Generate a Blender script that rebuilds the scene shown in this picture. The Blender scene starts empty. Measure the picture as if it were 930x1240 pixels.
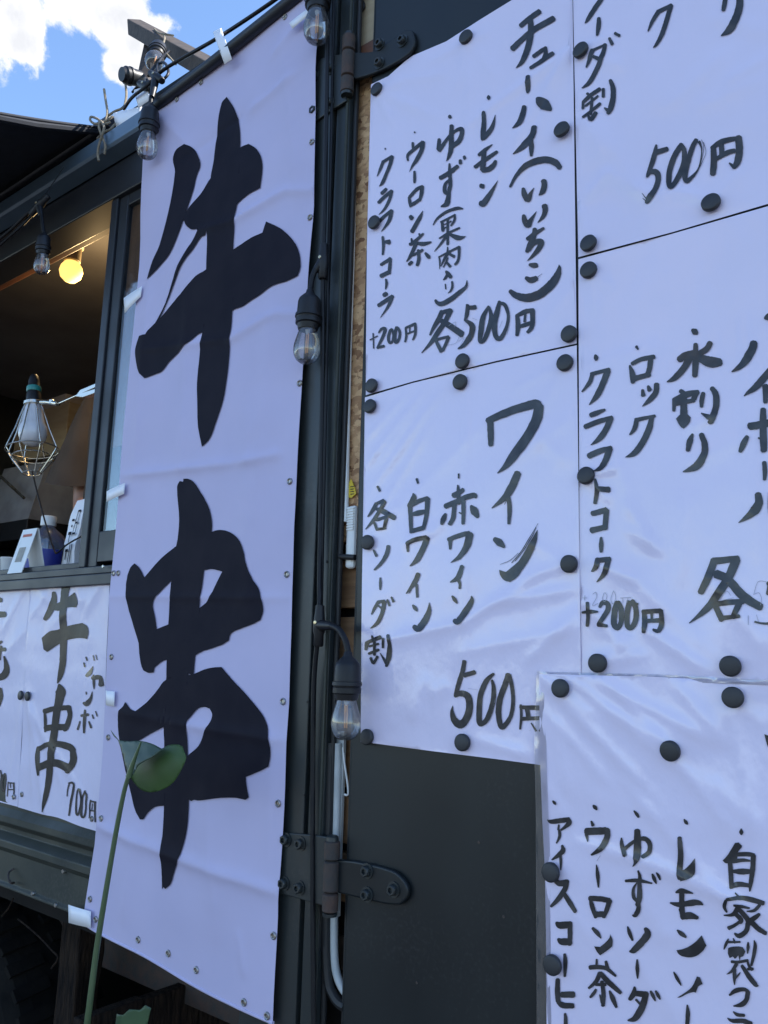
import bpy, bmesh, math, random
from mathutils import Vector, Matrix, noise
from mathutils.geometry import delaunay_2d_cdt
R_ = math.radians
random.seed(7)
scene = bpy.context.scene
COL = scene.collection

# ------------------------------------------------------------------ camera
D = 1.05                                   # metres from the lens to the face of the truck
EYE = Vector((0.0, -D, 1.60))
F_PX = 993.4                               # focal length in photo pixels (photo is 930 wide)
AX = Vector((0.78209518, -0.09000302, -0.61662516))
AY = Vector((0.62260044, 0.15474341, 0.76708746))
AZ = Vector((0.02637849, -0.9838465, 0.17705999))
cam_data = bpy.data.cameras.new("camera")
cam = bpy.data.objects.new("camera", cam_data)
COL.objects.link(cam)
cam.matrix_world = Matrix(((AX[0], -AX[1], -AX[2], EYE[0]),
                           (AY[0], -AY[1], -AY[2], EYE[1]),
                           (AZ[0], -AZ[1], -AZ[2], EYE[2]),
                           (0, 0, 0, 1)))
cam_data.sensor_fit = 'HORIZONTAL'
cam_data.sensor_width = 36.0
cam_data.lens = 36.0 * F_PX / 930.0
cam_data.clip_start = 0.02
cam_data.clip_end = 3000.0
scene.camera = cam

# ------------------------------------------------------------------ sky, sun, exposure
SUN_TO = Vector((0.76, 0.60, 0.98)).normalized()     # towards the sun: behind the truck
sun_elev = math.asin(SUN_TO.z)
sun_az = math.atan2(SUN_TO.x, SUN_TO.y)
world = bpy.data.worlds.new("World")
scene.world = world
world.use_nodes = True
wn = world.node_tree.nodes; wl = world.node_tree.links
wn.clear()
w_out = wn.new("ShaderNodeOutputWorld")
w_bg = wn.new("ShaderNodeBackground"); w_bg.inputs[1].default_value = 0.10
w_sky = wn.new("ShaderNodeTexSky"); w_sky.sky_type = 'NISHITA'
w_sky.sun_disc = False; w_sky.sun_elevation = sun_elev; w_sky.sun_rotation = sun_az
w_sky.air_density = 1.0; w_sky.dust_density = 0.0; w_sky.ozone_density = 4.0
w_tc = wn.new("ShaderNodeTexCoord")
w_nz = wn.new("ShaderNodeTexNoise"); w_nz.inputs['Scale'].default_value = 15.0
w_nz.inputs['Detail'].default_value = 10; w_nz.inputs['Roughness'].default_value = 0.62
w_nz.inputs['Distortion'].default_value = 0.25
wl.new(w_tc.outputs['Generated'], w_nz.inputs['Vector'])
# one ragged bank of cloud high over the truck: puffs (direction, angular radius) joined and frayed by noise
PUFFS = [((-0.728, 0.314, 0.610), .040), ((-0.701, 0.345, 0.624), .034), ((-0.750, 0.278, 0.600), .050), ((-0.736, 0.325, 0.594), .024), ((-0.668, 0.392, 0.633), .040), ((-0.652, 0.421, 0.631), .026),
         ((-0.674, 0.413, 0.613), .030), ((-0.692, 0.412, 0.592), .024), ((-0.72, 0.25, 0.65), .06), ((-0.66, 0.33, 0.68), .06), ((0.35, -0.80, 0.48), .12), ((0.55, -0.66, 0.50), .10), ((-0.30, -0.85, 0.42), .10)]
last = None
for dvec, rad in PUFFS:
    ds = wn.new("ShaderNodeVectorMath"); ds.operation = 'DISTANCE'; ds.inputs[1].default_value = Vector(dvec).normalized()
    wl.new(w_tc.outputs['Generated'], ds.inputs[0])
    mr = wn.new("ShaderNodeMapRange"); mr.clamp = False
    mr.inputs[1].default_value = 0.0; mr.inputs[2].default_value = rad; mr.inputs[3].default_value = 1.0; mr.inputs[4].default_value = 0.0
    wl.new(ds.outputs['Value'], mr.inputs[0])
    if last is None: last = mr.outputs[0]
    else:
        mx = wn.new("ShaderNodeMath"); mx.operation = 'MAXIMUM'; wl.new(last, mx.inputs[0]); wl.new(mr.outputs[0], mx.inputs[1]); last = mx.outputs[0]
w_sc = wn.new("ShaderNodeMath"); w_sc.operation = 'MULTIPLY_ADD'; w_sc.inputs[1].default_value = 3.2; w_sc.inputs[2].default_value = -1.62
wl.new(w_nz.outputs['Fac'], w_sc.inputs[0])
w_add = wn.new("ShaderNodeMath"); w_add.operation = 'ADD'; wl.new(w_sc.outputs[0], w_add.inputs[0]); wl.new(last, w_add.inputs[1])
w_rmp = wn.new("ShaderNodeValToRGB"); w_rmp.color_ramp.elements[0].position = 0.0; w_rmp.color_ramp.elements[1].position = 0.42
w_rmp.color_ramp.interpolation = 'EASE'
wl.new(w_add.outputs[0], w_rmp.inputs[0])
w_shade = wn.new("ShaderNodeValToRGB")            # thick cloud is greyer than its thin lit rim
w_shade.color_ramp.elements[0].position = 0.25; w_shade.color_ramp.elements[0].color = (3.3, 3.3, 3.35, 1)
w_shade.color_ramp.elements[1].position = 1.0; w_shade.color_ramp.elements[1].color = (2.55, 2.6, 2.75, 1)
wl.new(w_add.outputs[0], w_shade.inputs[0])
w_mix = wn.new("ShaderNodeMixRGB"); wl.new(w_rmp.outputs[0], w_mix.inputs[0]); wl.new(w_shade.outputs[0], w_mix.inputs[2])
wl.new(w_sky.outputs[0], w_mix.inputs[1]); wl.new(w_mix.outputs[0], w_bg.inputs[0])
wl.new(w_bg.outputs[0], w_out.inputs[0])

sun_d = bpy.data.lights.new("sun", 'SUN'); sun_d.energy = 3.6; sun_d.angle = R_(0.53)
sun_d.color = (1.0, 0.95, 0.88)
sun = bpy.data.objects.new("sun", sun_d); COL.objects.link(sun)
sun.rotation_euler = (-SUN_TO).to_track_quat('-Z', 'Y').to_euler()
sun.location = (0, 0, 20)

scene.view_settings.view_transform = 'Standard'
scene.view_settings.look = 'None'
scene.view_settings.gamma = 1.0
scene.view_settings.exposure = 1.82
scene.view_settings.use_curve_mapping = False
scene.cycles.max_bounces = 8
scene.cycles.transparent_max_bounces = 12

# ------------------------------------------------------------------ helpers
def at(px, py, y=0.0):
    """point on the upright plane at depth y seen at photo pixel (px, py)"""
    c = Vector((px - 465.0, py - 620.0, F_PX))
    d = Vector((AX.dot(c), AY.dot(c), AZ.dot(c)))
    t = (y - EYE.y) / d.y
    return EYE + d * t

def mat(name, col, col2=None, rough=0.6, metal=0.0, scale=6.0, stretch=(1, 1, 1), bump=0.0, bscale=60.0,
        coat=0.0, coat_rough=0.2, spec=0.5, detail=6, lo=0.35, hi=0.65, bstretch=(1, 1, 1), bdist=0.01, emit=None, trans=0.0,
        rough2=None):
    m = bpy.data.materials.new(name); m.use_nodes = True
    nt = m.node_tree; n = nt.nodes; l = nt.links
    p = n['Principled BSDF']
    p.inputs['Roughness'].default_value = rough
    p.inputs['Metallic'].default_value = metal
    p.inputs['Coat Weight'].default_value = coat
    p.inputs['Coat Roughness'].default_value = coat_rough
    p.inputs['Specular IOR Level'].default_value = spec
    p.inputs['Transmission Weight'].default_value = trans
    p.inputs['Base Color'].default_value = (*col, 1)
    tc = n.new('ShaderNodeTexCoord')
    if col2 is not None or rough2 is not None:
        mp = n.new('ShaderNodeMapping'); mp.inputs['Scale'].default_value = stretch
        nz = n.new('ShaderNodeTexNoise'); nz.inputs['Scale'].default_value = scale; nz.inputs['Detail'].default_value = detail
        l.new(tc.outputs['Object'], mp.inputs[0]); l.new(mp.outputs[0], nz.inputs['Vector'])
        rp = n.new('ShaderNodeMapRange'); rp.inputs[1].default_value = lo; rp.inputs[2].default_value = hi
        l.new(nz.outputs['Fac'], rp.inputs[0])
        if col2 is not None:
            mx = n.new('ShaderNodeMixRGB'); mx.inputs[1].default_value = (*col, 1); mx.inputs[2].default_value = (*col2, 1)
            l.new(rp.outputs[0], mx.inputs[0]); l.new(mx.outputs[0], p.inputs['Base Color'])
        if rough2 is not None:
            m2 = n.new('ShaderNodeMapRange'); m2.inputs[3].default_value = rough; m2.inputs[4].default_value = rough2
            l.new(rp.outputs[0], m2.inputs[0]); l.new(m2.outputs[0], p.inputs['Roughness'])
    if bump:
        mp = n.new('ShaderNodeMapping'); mp.inputs['Scale'].default_value = bstretch
        nz = n.new('ShaderNodeTexNoise'); nz.inputs['Scale'].default_value = bscale; nz.inputs['Detail'].default_value = 5
        l.new(tc.outputs['Object'], mp.inputs[0]); l.new(mp.outputs[0], nz.inputs['Vector'])
        bp = n.new('ShaderNodeBump'); bp.inputs['Strength'].default_value = bump; bp.inputs['Distance'].default_value = bdist
        l.new(nz.outputs['Fac'], bp.inputs['Height']); l.new(bp.outputs[0], p.inputs['Normal'])
        l.new(bp.outputs[0], p.inputs['Coat Normal'])
    if emit:
        p.inputs['Emission Color'].default_value = (*emit[:3], 1); p.inputs['Emission Strength'].default_value = emit[3]
    return m

def mat_thin_glass(name, tint=(1, 1, 1), rough=0.02, gloss=0.12, body=0.0, body_col=(0.8, 0.8, 0.8), edge=0.85):
    """thin clear sheet: looks through, with a Fresnel reflection"""
    m = bpy.data.materials.new(name); m.use_nodes = True
    n = m.node_tree.nodes; l = m.node_tree.links; n.clear()
    out = n.new('ShaderNodeOutputMaterial'); tr = n.new('ShaderNodeBsdfTransparent'); gl = n.new('ShaderNodeBsdfGlossy')
    tr.inputs[0].default_value = (*tint, 1); gl.inputs['Roughness'].default_value = rough
    fr = n.new('ShaderNodeLayerWeight'); fr.inputs[0].default_value = 0.35
    mr = n.new('ShaderNodeMapRange'); mr.inputs[3].default_value = gloss; mr.inputs[4].default_value = edge
    mx = n.new('ShaderNodeMixShader')
    l.new(fr.outputs['Fresnel'], mr.inputs[0]); l.new(mr.outputs[0], mx.inputs[0])
    last = tr.outputs[0]
    if body:
        df = n.new('ShaderNodeBsdfDiffuse'); df.inputs[0].default_value = (*body_col, 1)
        m2 = n.new('ShaderNodeMixShader'); m2.inputs[0].default_value = body
        l.new(tr.outputs[0], m2.inputs[1]); l.new(df.outputs[0], m2.inputs[2]); last = m2.outputs[0]
    l.new(last, mx.inputs[1]); l.new(gl.outputs[0], mx.inputs[2]); l.new(mx.outputs[0], out.inputs[0])
    return m

def thing(name, label, cat, loc=(0, 0, 0), group=None):
    o = bpy.data.objects.new(name, None); COL.objects.link(o)
    o.location = loc; o.empty_display_size = 0.05
    o['label'] = label; o['category'] = cat
    if group: o['group'] = group
    return o

def tag(o, label, cat, group=None):
    o['label'] = label; o['category'] = cat
    if group: o['group'] = group
    return o

class MB:
    def __init__(self): self.v = []; self.f = []
    def add(self, vs, fs):
        b = len(self.v); self.v += [Vector(p) for p in vs]; self.f += [tuple(i + b for i in q) for q in fs]; return self
    def box(self, a, b):
        x0, y0, z0 = [min(a[i], b[i]) for i in range(3)]; x1, y1, z1 = [max(a[i], b[i]) for i in range(3)]
        return self.add([(x0, y0, z0), (x1, y0, z0), (x1, y1, z0), (x0, y1, z0), (x0, y0, z1), (x1, y0, z1), (x1, y1, z1), (x0, y1, z1)],
                        [(0, 3, 2, 1), (4, 5, 6, 7), (0, 1, 5, 4), (1, 2, 6, 5), (2, 3, 7, 6), (3, 0, 4, 7)])
    def prism(self, pts, y0, y1):
        """pts: outline of (x, z) points (any winding); a slab from y0 (front) to y1"""
        a = sum(pts[i][0] * pts[(i + 1) % len(pts)][1] - pts[(i + 1) % len(pts)][0] * pts[i][1] for i in range(len(pts)))
        if a < 0: pts = pts[::-1]
        n = len(pts)
        vs = [(p[0], y0, p[1]) for p in pts] + [(p[0], y1, p[1]) for p in pts]
        fs = [tuple(range(n)), tuple(range(2 * n - 1, n - 1, -1))]
        fs += [(i, i + n, (i + 1) % n + n, (i + 1) % n) for i in range(n)]
        return self.add(vs, fs)
    def pxprism(self, pts, y0, y1):
        w = [at(p[0], p[1], y0) for p in pts]
        return self.prism([(p.x, p.z) for p in w], y0, y1)
    def tube(self, path, r, seg=10, caps=True):
        P = [Vector(p) for p in path]; n = len(P)
        rr = r if isinstance(r, (list, tuple)) else [r] * n
        t0 = (P[1] - P[0]).normalized()
        up = Vector((0, 0, 1)) if abs(t0.z) < 0.9 else Vector((1, 0, 0))
        s = t0.cross(up).normalized()
        vs = []
        for i in range(n):
            t = (P[min(i + 1, n - 1)] - P[max(i - 1, 0)])
            if t.length < 1e-9: t = t0
            t.normalize()
            s = (s - t * s.dot(t)).normalized(); u = t.cross(s)
            for k in range(seg):
                a = 2 * math.pi * k / seg
                vs.append(P[i] + (s * math.cos(a) + u * math.sin(a)) * rr[i])
        fs = []
        for i in range(n - 1):
            for k in range(seg):
                fs.append((i * seg + k, i * seg + (k + 1) % seg, (i + 1) * seg + (k + 1) % seg, (i + 1) * seg + k))
        if caps:
            fs.append(tuple(range(seg - 1, -1, -1))); fs.append(tuple(range((n - 1) * seg, n * seg)))
        return self.add(vs, fs)
    def lathe(self, prof, org, axis=(0, 0, 1), seg=24):
        """prof: (radius, height) along axis from org"""
        a = Vector(axis).normalized()
        s = a.cross(Vector((0, 1, 0)) if abs(a.y) < 0.9 else Vector((1, 0, 0))).normalized(); u = a.cross(s)
        vs = []; fs = []; org = Vector(org)
        for r, h in prof:
            for k in range(seg):
                t = 2 * math.pi * k / seg
                vs.append(org + a * h + (s * math.cos(t) + u * math.sin(t)) * max(r, 1e-5))
        for i in range(len(prof) - 1):
            for k in range(seg):
                fs.append((i * seg + k, i * seg + (k + 1) % seg, (i + 1) * seg + (k + 1) % seg, (i + 1) * seg + k))
        fs.append(tuple(range(seg - 1, -1, -1))); fs.append(tuple(range((len(prof) - 1) * seg, len(prof) * seg)))
        return self.add(vs, fs)
    def obox(self, a, b, w, h, up=(0, 0, 1)):
        """a squared bar from a to b, w wide, h deep along up"""
        a = Vector(a); b = Vector(b); t = (b - a).normalized(); s = t.cross(Vector(up)).normalized(); u = s.cross(t)
        vs = [p + s * (w / 2 * i) + u * (h / 2 * j) for p in (a, b) for i, j in ((-1, -1), (1, -1), (1, 1), (-1, 1))]
        return self.add(vs, [(0, 1, 2, 3), (7, 6, 5, 4), (0, 4, 5, 1), (1, 5, 6, 2), (2, 6, 7, 3), (3, 7, 4, 0)])
    def build(self, name, m, parent=None, smooth=False, bevel=0.0, seg=2):
        off = Vector((0, 0, 0)); q = parent
        while q is not None: off += q.location; q = q.parent
        me = bpy.data.meshes.new(name)
        me.from_pydata([tuple(v - off) for v in self.v], [], self.f)
        bm = bmesh.new(); bm.from_mesh(me); bmesh.ops.recalc_face_normals(bm, faces=bm.faces); bm.to_mesh(me); bm.free()
        me.materials.append(m)
        if smooth:
            for p in me.polygons: p.use_smooth = True
        o = bpy.data.objects.new(name, me); COL.objects.link(o)
        if parent is not None: o.parent = parent
        if bevel:
            b = o.modifiers.new('bevel', 'BEVEL'); b.width = bevel; b.segments = seg; b.limit_method = 'ANGLE'; b.angle_limit = R_(40)
        if smooth:
            e = o.modifiers.new('edges', 'EDGE_SPLIT'); e.split_angle = R_(45)
        return o

def smooth_path(pts, n=6, closed=False):
    P = [Vector(p) for p in pts]; out = []
    N = len(P); rng = N if closed else N - 1
    for i in range(rng):
        g = (lambda k: P[k % N]) if closed else (lambda k: P[min(max(k, 0), N - 1)])
        p0, p1, p2, p3 = g(i - 1), g(i), g(i + 1), g(i + 2)
        for k in range(n):
            t = k / n
            out.append(0.5 * ((2 * p1) + (p2 - p0) * t + (2 * p0 - 5 * p1 + 4 * p2 - p3) * t * t + (3 * p1 - p0 - 3 * p2 + p3) * t ** 3))
    if not closed: out.append(P[-1])
    return out

# ---- brush writing -------------------------------------------------------------
def nums(s): return [[float(x) for x in q.split()] for q in s.split(',')]

def stroke_poly(pts, crop, seed):
    """a brush stroke (x, y, width) -> outline in photo pixels, with a slightly uneven edge"""
    x0, y0, s = crop
    P = smooth_path([(x0 + p[0] / s, y0 + p[1] / s, p[2] / s) for p in pts], 5)
    L = []; Rr = []; n = len(P)
    for i in range(n):
        a = P[max(i - 1, 0)]; b = P[min(i + 1, n - 1)]
        t = Vector((b.x - a.x, b.y - a.y)); t = t.normalized() if t.length > 1e-6 else Vector((1, 0))
        nn = Vector((-t.y, t.x)); w = max(P[i].z, 0.25) / 2
        j1 = 1 + 0.10 * noise.noise((P[i].x * .35, P[i].y * .35, seed)); j2 = 1 + 0.10 * noise.noise((P[i].x * .35, P[i].y * .35, seed + 9))
        c = Vector((P[i].x, P[i].y))
        if i == 0 and w > 0.8:
            L += [c - t * w * .45 - nn * w * .15 * 0 + nn * w * .45]; Rr += [c - t * w * .5 - nn * w * .4]
        L.append(c + nn * w * j1); Rr.append(c - nn * w * j2)
        if i == n - 1 and w > 0.8:
            L += [c + t * w * .5 + nn * w * .5]; Rr += [c + t * w * .4 - nn * w * .45]
    return [tuple(q) for q in L] + [tuple(q) for q in Rr[::-1]]

def outline_poly(pts, rough=0.0, seed=0, sub=5):
    """closed outline in photo pixels: gentle bends are rounded, sharp corners stay"""
    P = [Vector(p) for p in pts]; N = len(P); out = []
    def tang(i):
        a = (P[i] - P[i - 1]); b = (P[(i + 1) % N] - P[i])
        if a.length < 1e-6 or b.length < 1e-6 or a.angle(b) > 0.75: return None
        return (P[(i + 1) % N] - P[i - 1]) * 0.5
    for i in range(N):
        p1 = P[i]; p2 = P[(i + 1) % N]; ch = p2 - p1
        t1 = tang(i); t2 = tang((i + 1) % N)
        t1 = ch if t1 is None else t1.normalized() * ch.length; t2 = ch if t2 is None else t2.normalized() * ch.length
        for k in range(sub):
            t = k / sub
            h = (2 * t**3 - 3 * t**2 + 1) * p1 + (t**3 - 2 * t**2 + t) * t1 + (-2 * t**3 + 3 * t**2) * p2 + (t**3 - t**2) * t2
            if rough:
                h = h + Vector((noise.noise((h.x * .9, h.y * .9, seed)), noise.noise((h.x * .9, h.y * .9, seed + 5)))) * rough
            out.append(tuple(h))
    return out

def inside(p, poly):
    c = 0; j = len(poly) - 1; x, y = p          # winding number, so a stroke may cross itself
    for i in range(len(poly)):
        xi, yi = poly[i]; xj, yj = poly[j]
        if (yi > y) != (yj > y) and x < (xj - xi) * (y - yi) / (yj - yi) + xi: c += 1 if yi > yj else -1
        j = i
    return c != 0

def cdt_fill(polys, holes=(), grid=0.0):
    """triangles covering the union of polys minus holes (2-D)"""
    vs = []; es = []
    for p in list(polys) + list(holes):
        b = len(vs); vs += [Vector(q) for q in p]; es += [(b + i, b + (i + 1) % len(p)) for i in range(len(p))]
    allp = list(polys)
    if grid:
        xs = [q[0] for p in allp for q in p]; ys = [q[1] for p in allp for q in p]
        x = min(xs) + grid / 2; row = 0
        while x < max(xs):
            y = min(ys) + grid / 2 + (row % 2) * grid / 2
            while y < max(ys):
                if any(inside((x, y), p) for p in allp): vs.append(Vector((x, y)))
                y += grid
            x += grid; row += 1
    ov, oe, of, *_ = delaunay_2d_cdt(vs, es, [], 0, 1e-7)
    bb = [(min(q[0] for q in p), max(q[0] for q in p), min(q[1] for q in p), max(q[1] for q in p)) for p in allp]
    hb = [(min(q[0] for q in p), max(q[0] for q in p), min(q[1] for q in p), max(q[1] for q in p)) for p in holes]
    keep = []
    for f in of:
        c = sum((ov[i] for i in f), Vector((0, 0))) / len(f)
        def hit(ps, bs): return any(b[0] <= c.x <= b[1] and b[2] <= c.y <= b[3] and inside(c, p) for p, b in zip(ps, bs))
        if hit(allp, bb) and not hit(holes, hb): keep.append(tuple(f))
    used = sorted({i for f in keep for i in f}); mp = {k: i for i, k in enumerate(used)}
    return [ov[i] for i in used], [tuple(mp[i] for i in f) for f in keep]

class Sheet:
    """a hanging sheet on the plane y, with creases; its lettering follows the same relief"""
    def __init__(self, y, creases=(), amp=0.0012, freq=5.0, seed=0.0, curl=()):
        self.y = y; self.amp = amp; self.freq = freq; self.seed = seed; self.cr = []
        for c in creases:
            a = at(c[0], c[1], y); b = at(c[2], c[3], y)
            self.cr.append((Vector((a.x, a.z)), Vector((b.x, b.z)), c[4], c[5]))
    def h(self, x, z):
        s = self.seed
        v = self.amp * (noise.noise((x * self.freq, z * self.freq, s)) + 0.45 * noise.noise((x * self.freq * 2.7, z * self.freq * 2.7, s + 3)))
        p = Vector((x, z))
        for a, b, hh, w in self.cr:
            ab = b - a; L = ab.length; t = (p - a).dot(ab) / (L * L)
            if t < -0.3 or t > 1.3: continue
            d = abs((p - a).x * ab.y - (p - a).y * ab.x) / L
            if d > 4 * w: continue
            d2 = d + 0.25 * w * noise.noise((x * 30, z * 30, s + 7))
            tp = max(0.0, min(1.0, min(t + 0.15, 1.15 - t) / 0.3))
            v += hh * math.exp(-(math.sqrt(d2 * d2 + 0.16 * w * w) - 0.4 * w) / w) * tp
        return v
    def build(self, polys, holes, off, grid, name, m, parent, px=True, smooth=True):
        """off: how far in front of the sheet (metres, towards the camera)"""
        conv = (lambda q: (lambda w: (w.x, w.z))(at(q[0], q[1], self.y))) if px else (lambda q: (q[0], q[1]))
        pv, pf = cdt_fill([[conv(q) for q in p] for p in polys], [[conv(q) for q in p] for p in holes], grid)
        mb = MB(); mb.add([(p.x, self.y - self.h(p.x, p.y) - off, p.y) for p in pv], pf)
        o = mb.build(name, m, parent, smooth=False)
        me = o.data
        # faces must look out of the wall
        flip = [p.index for p in me.polygons if p.normal.y > 0]
        if flip:
            bm = bmesh.new(); bm.from_mesh(me); bm.faces.ensure_lookup_table()
            bmesh.ops.reverse_faces(bm, faces=[bm.faces[i] for i in flip]); bm.to_mesh(me); bm.free()
        for p in me.polygons: p.use_smooth = smooth
        return o
    def write(self, text, off, name, m, parent):
        """text: list of (crop, 'stroke;stroke;...'); a stroke starting with P is a filled outline"""
        polys = []; k = 0
        for crop, s in text:
            for st in s.split(';'):
                st = st.strip()
                if not st: continue
                k += 1
                if st[0] == 'P':
                    polys.append(outline_poly([(crop[0] + p[0] / crop[2], crop[1] + p[1] / crop[2]) for p in nums(st[1:])], 0.25, k, 3))
                else:
                    polys.append(stroke_poly(nums(st), crop, k * 1.7))
        return self.build(polys, [], off + 0.0006, 0.0045 if name != 'pencil_mark' else 0, name, m, parent)
# ------------------------------------------------------------------ materials
M_green = mat('green_paint', (0.008, 0.011, 0.013), (0.011, 0.014, 0.016), rough=0.34, spec=0.4, scale=3, bump=0.05, bscale=180, bdist=0.002, rough2=0.6, detail=9)
M_green2 = mat('green_paint_post', (0.019, 0.024, 0.025), (0.030, 0.025, 0.021), rough=0.4, scale=9, lo=0.52, hi=0.78, detail=12, bump=0.06, bscale=120, bdist=0.002, rough2=0.6, stretch=(3, 3, 0.6))
M_olive = mat('olive_paint_worn', (0.034, 0.038, 0.028), (0.024, 0.028, 0.022), rough=0.5, scale=7, bump=0.1, bscale=90, bdist=0.003, rough2=0.75, detail=10)
M_rust = mat('rusty_iron', (0.07, 0.04, 0.03), (0.04, 0.035, 0.032), rough=0.75, scale=40, bump=0.4, bscale=160, bdist=0.003)
M_rubber = mat('black_rubber', (0.014, 0.014, 0.015), rough=0.55, bump=0.1, bscale=200, bdist=0.002)
M_alu = mat('dark_aluminium', (0.020, 0.022, 0.028), (0.015, 0.017, 0.022), rough=0.38, spec=0.4, scale=8, rough2=0.5)
M_gutter = mat('gutter_sky_sheen', (0.11, 0.16, 0.21), (0.08, 0.12, 0.16), rough=0.28, metal=0.2, scale=6)  # metal gutter; the blue sheen of the sky is put into its colour
M_navy = mat('navy_canvas', (0.012, 0.015, 0.022), (0.016, 0.02, 0.03), rough=0.85, scale=30, bump=0.2, bscale=400, bdist=0.001)
M_woodred = mat('red_brown_wood', (0.17, 0.070, 0.035), (0.11, 0.045, 0.025), rough=0.5, scale=14, stretch=(0.6, 6, 6), detail=9)
M_wood = mat('plank_wood', (0.30, 0.17, 0.085), (0.20, 0.11, 0.055), rough=0.65, scale=11, stretch=(0.8, 5, 9), detail=10, bump=0.15, bscale=50, bstretch=(1, 6, 9), bdist=0.003)
M_woodgrey = mat('weathered_lumber', (0.070, 0.052, 0.042), (0.036, 0.029, 0.025), rough=0.8, scale=18, stretch=(1, 4, 6), detail=10, bump=0.3, bscale=70, bdist=0.003)
M_woodold = mat('rotten_timber', (0.034, 0.023, 0.017), (0.010, 0.008, 0.008), rough=0.9, spec=0.1, scale=22, stretch=(4, 4, 0.7), detail=12, bump=0.8, bscale=60, bstretch=(3, 3, 0.6), bdist=0.01)
M_white = mat('white_plastic', (0.78, 0.79, 0.78), (0.70, 0.71, 0.70), rough=0.4, scale=10)
M_beige = mat('beige_board', (0.42, 0.34, 0.22), (0.36, 0.28, 0.18), rough=0.6, scale=9, stretch=(1, 1, 5))
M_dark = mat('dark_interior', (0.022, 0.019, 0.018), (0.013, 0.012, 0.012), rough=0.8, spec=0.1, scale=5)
M_inwall = mat('brown_interior_panel', (0.10, 0.075, 0.055), (0.07, 0.05, 0.04), rough=0.7, scale=5, stretch=(1, 1, 4))
M_tyre = mat('tyre_rubber', (0.006, 0.006, 0.006), (0.012, 0.011, 0.010), rough=0.9, spec=0.1, scale=18, bump=0.4, bscale=40, bdist=0.006)
M_steel = mat('bare_steel', (0.45, 0.44, 0.42), (0.33, 0.32, 0.30), rough=0.32, metal=0.9, scale=20)

def mat_osb():
    m = mat('strand_board', (0.3, 0.17, 0.08), rough=0.7)
    n = m.node_tree.nodes; l = m.node_tree.links; p = n['Principled BSDF']
    tc = n.new('ShaderNodeTexCoord'); mp = n.new('ShaderNodeMapping'); mp.inputs['Scale'].default_value = (1.0, 1, 1.6)
    wz = n.new('ShaderNodeTexNoise'); wz.inputs['Scale'].default_value = 40; wz.inputs['Detail'].default_value = 3
    ad = n.new('ShaderNodeMixRGB'); ad.blend_type = 'ADD'; ad.inputs[0].default_value = 0.035
    vo = n.new('ShaderNodeTexVoronoi'); vo.inputs['Scale'].default_value = 75; vo.inputs['Randomness'].default_value = 1.0
    rp = n.new('ShaderNodeValToRGB')
    e = rp.color_ramp.elements; e[0].position = 0.1; e[0].color = (0.20, 0.09, 0.04, 1); e[1].position = 0.9; e[1].color = (0.72, 0.47, 0.25, 1)
    e2 = rp.color_ramp.elements.new(0.5); e2.color = (0.52, 0.30, 0.15, 1)
    l.new(tc.outputs['Object'], mp.inputs[0]); l.new(mp.outputs[0], wz.inputs['Vector']); l.new(mp.outputs[0], ad.inputs[1]); l.new(wz.outputs['Color'], ad.inputs[2])
    l.new(ad.outputs[0], vo.inputs['Vector']); l.new(vo.outputs['Color'], rp.inputs[0]); l.new(rp.outputs[0], p.inputs['Base Color'])
    return m
M_osb = mat_osb()

# ------------------------------------------------------------------ ground
g = MB(); S = 900.0; N = 24
gv = []; gf = []
for i in range(N + 1):
    for j in range(N + 1):
        u = (i / N * 2 - 1); v = (j / N * 2 - 1)
        gv.append((S * u * abs(u) ** 2, S * v * abs(v) ** 2, 0.0))
for i in range(N):
    for j in range(N):
        a = i * (N + 1) + j; gf.append((a, a + 1, a + N + 2, a + N + 1))
g.add(gv, gf)
M_ground = mat('asphalt_ground', (0.070, 0.068, 0.066), (0.045, 0.045, 0.046), rough=0.95, scale=3.0, detail=12, bump=0.5, bscale=30, bdist=0.02)
ground = g.build('ground', M_ground); ground['kind'] = 'structure'

# ------------------------------------------------------------------ the truck
truck = thing('food_truck', 'dark green box truck turned food stall, hung with white menus and a banner', 'food truck', (-1.2, 0.6, 0.0))
def Z(px, py, y=0.0): return at(px, py, y).z
def X(px, py, y=0.0): return at(px, py, y).x
z_sill = Z(60, 686); z_head = Z(64, 286); z_gut = Z(100, 229); z_roof = 2.97
z_sk = Z(60, 990) + 0.03; z_bot = Z(60, 1085)
xJ0 = X(119, 450); xJ1 = X(137, 450)
xPL = X(345, 800) - 0.06                      # hidden left side of the corner post
x_groove = X(379.5, 900); x_strip = X(397.5, 900); x_edge = X(402, 900)
x_door = X(430, 700); x_left = -4.2
# window wall: below, above and beside the opening
w = MB()
w.box((x_left, 0.0, z_sk), (xPL, 0.05, z_sill - 0.055))
w.box((x_left, 0.0, z_gut), (xPL, 0.05, z_roof - 0.02))
w.box((xJ1 + 0.22, 0.0, z_sill - 0.055), (xPL, 0.05, z_gut))
w.build('side_panel', M_green, truck, bevel=0.003)
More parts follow.
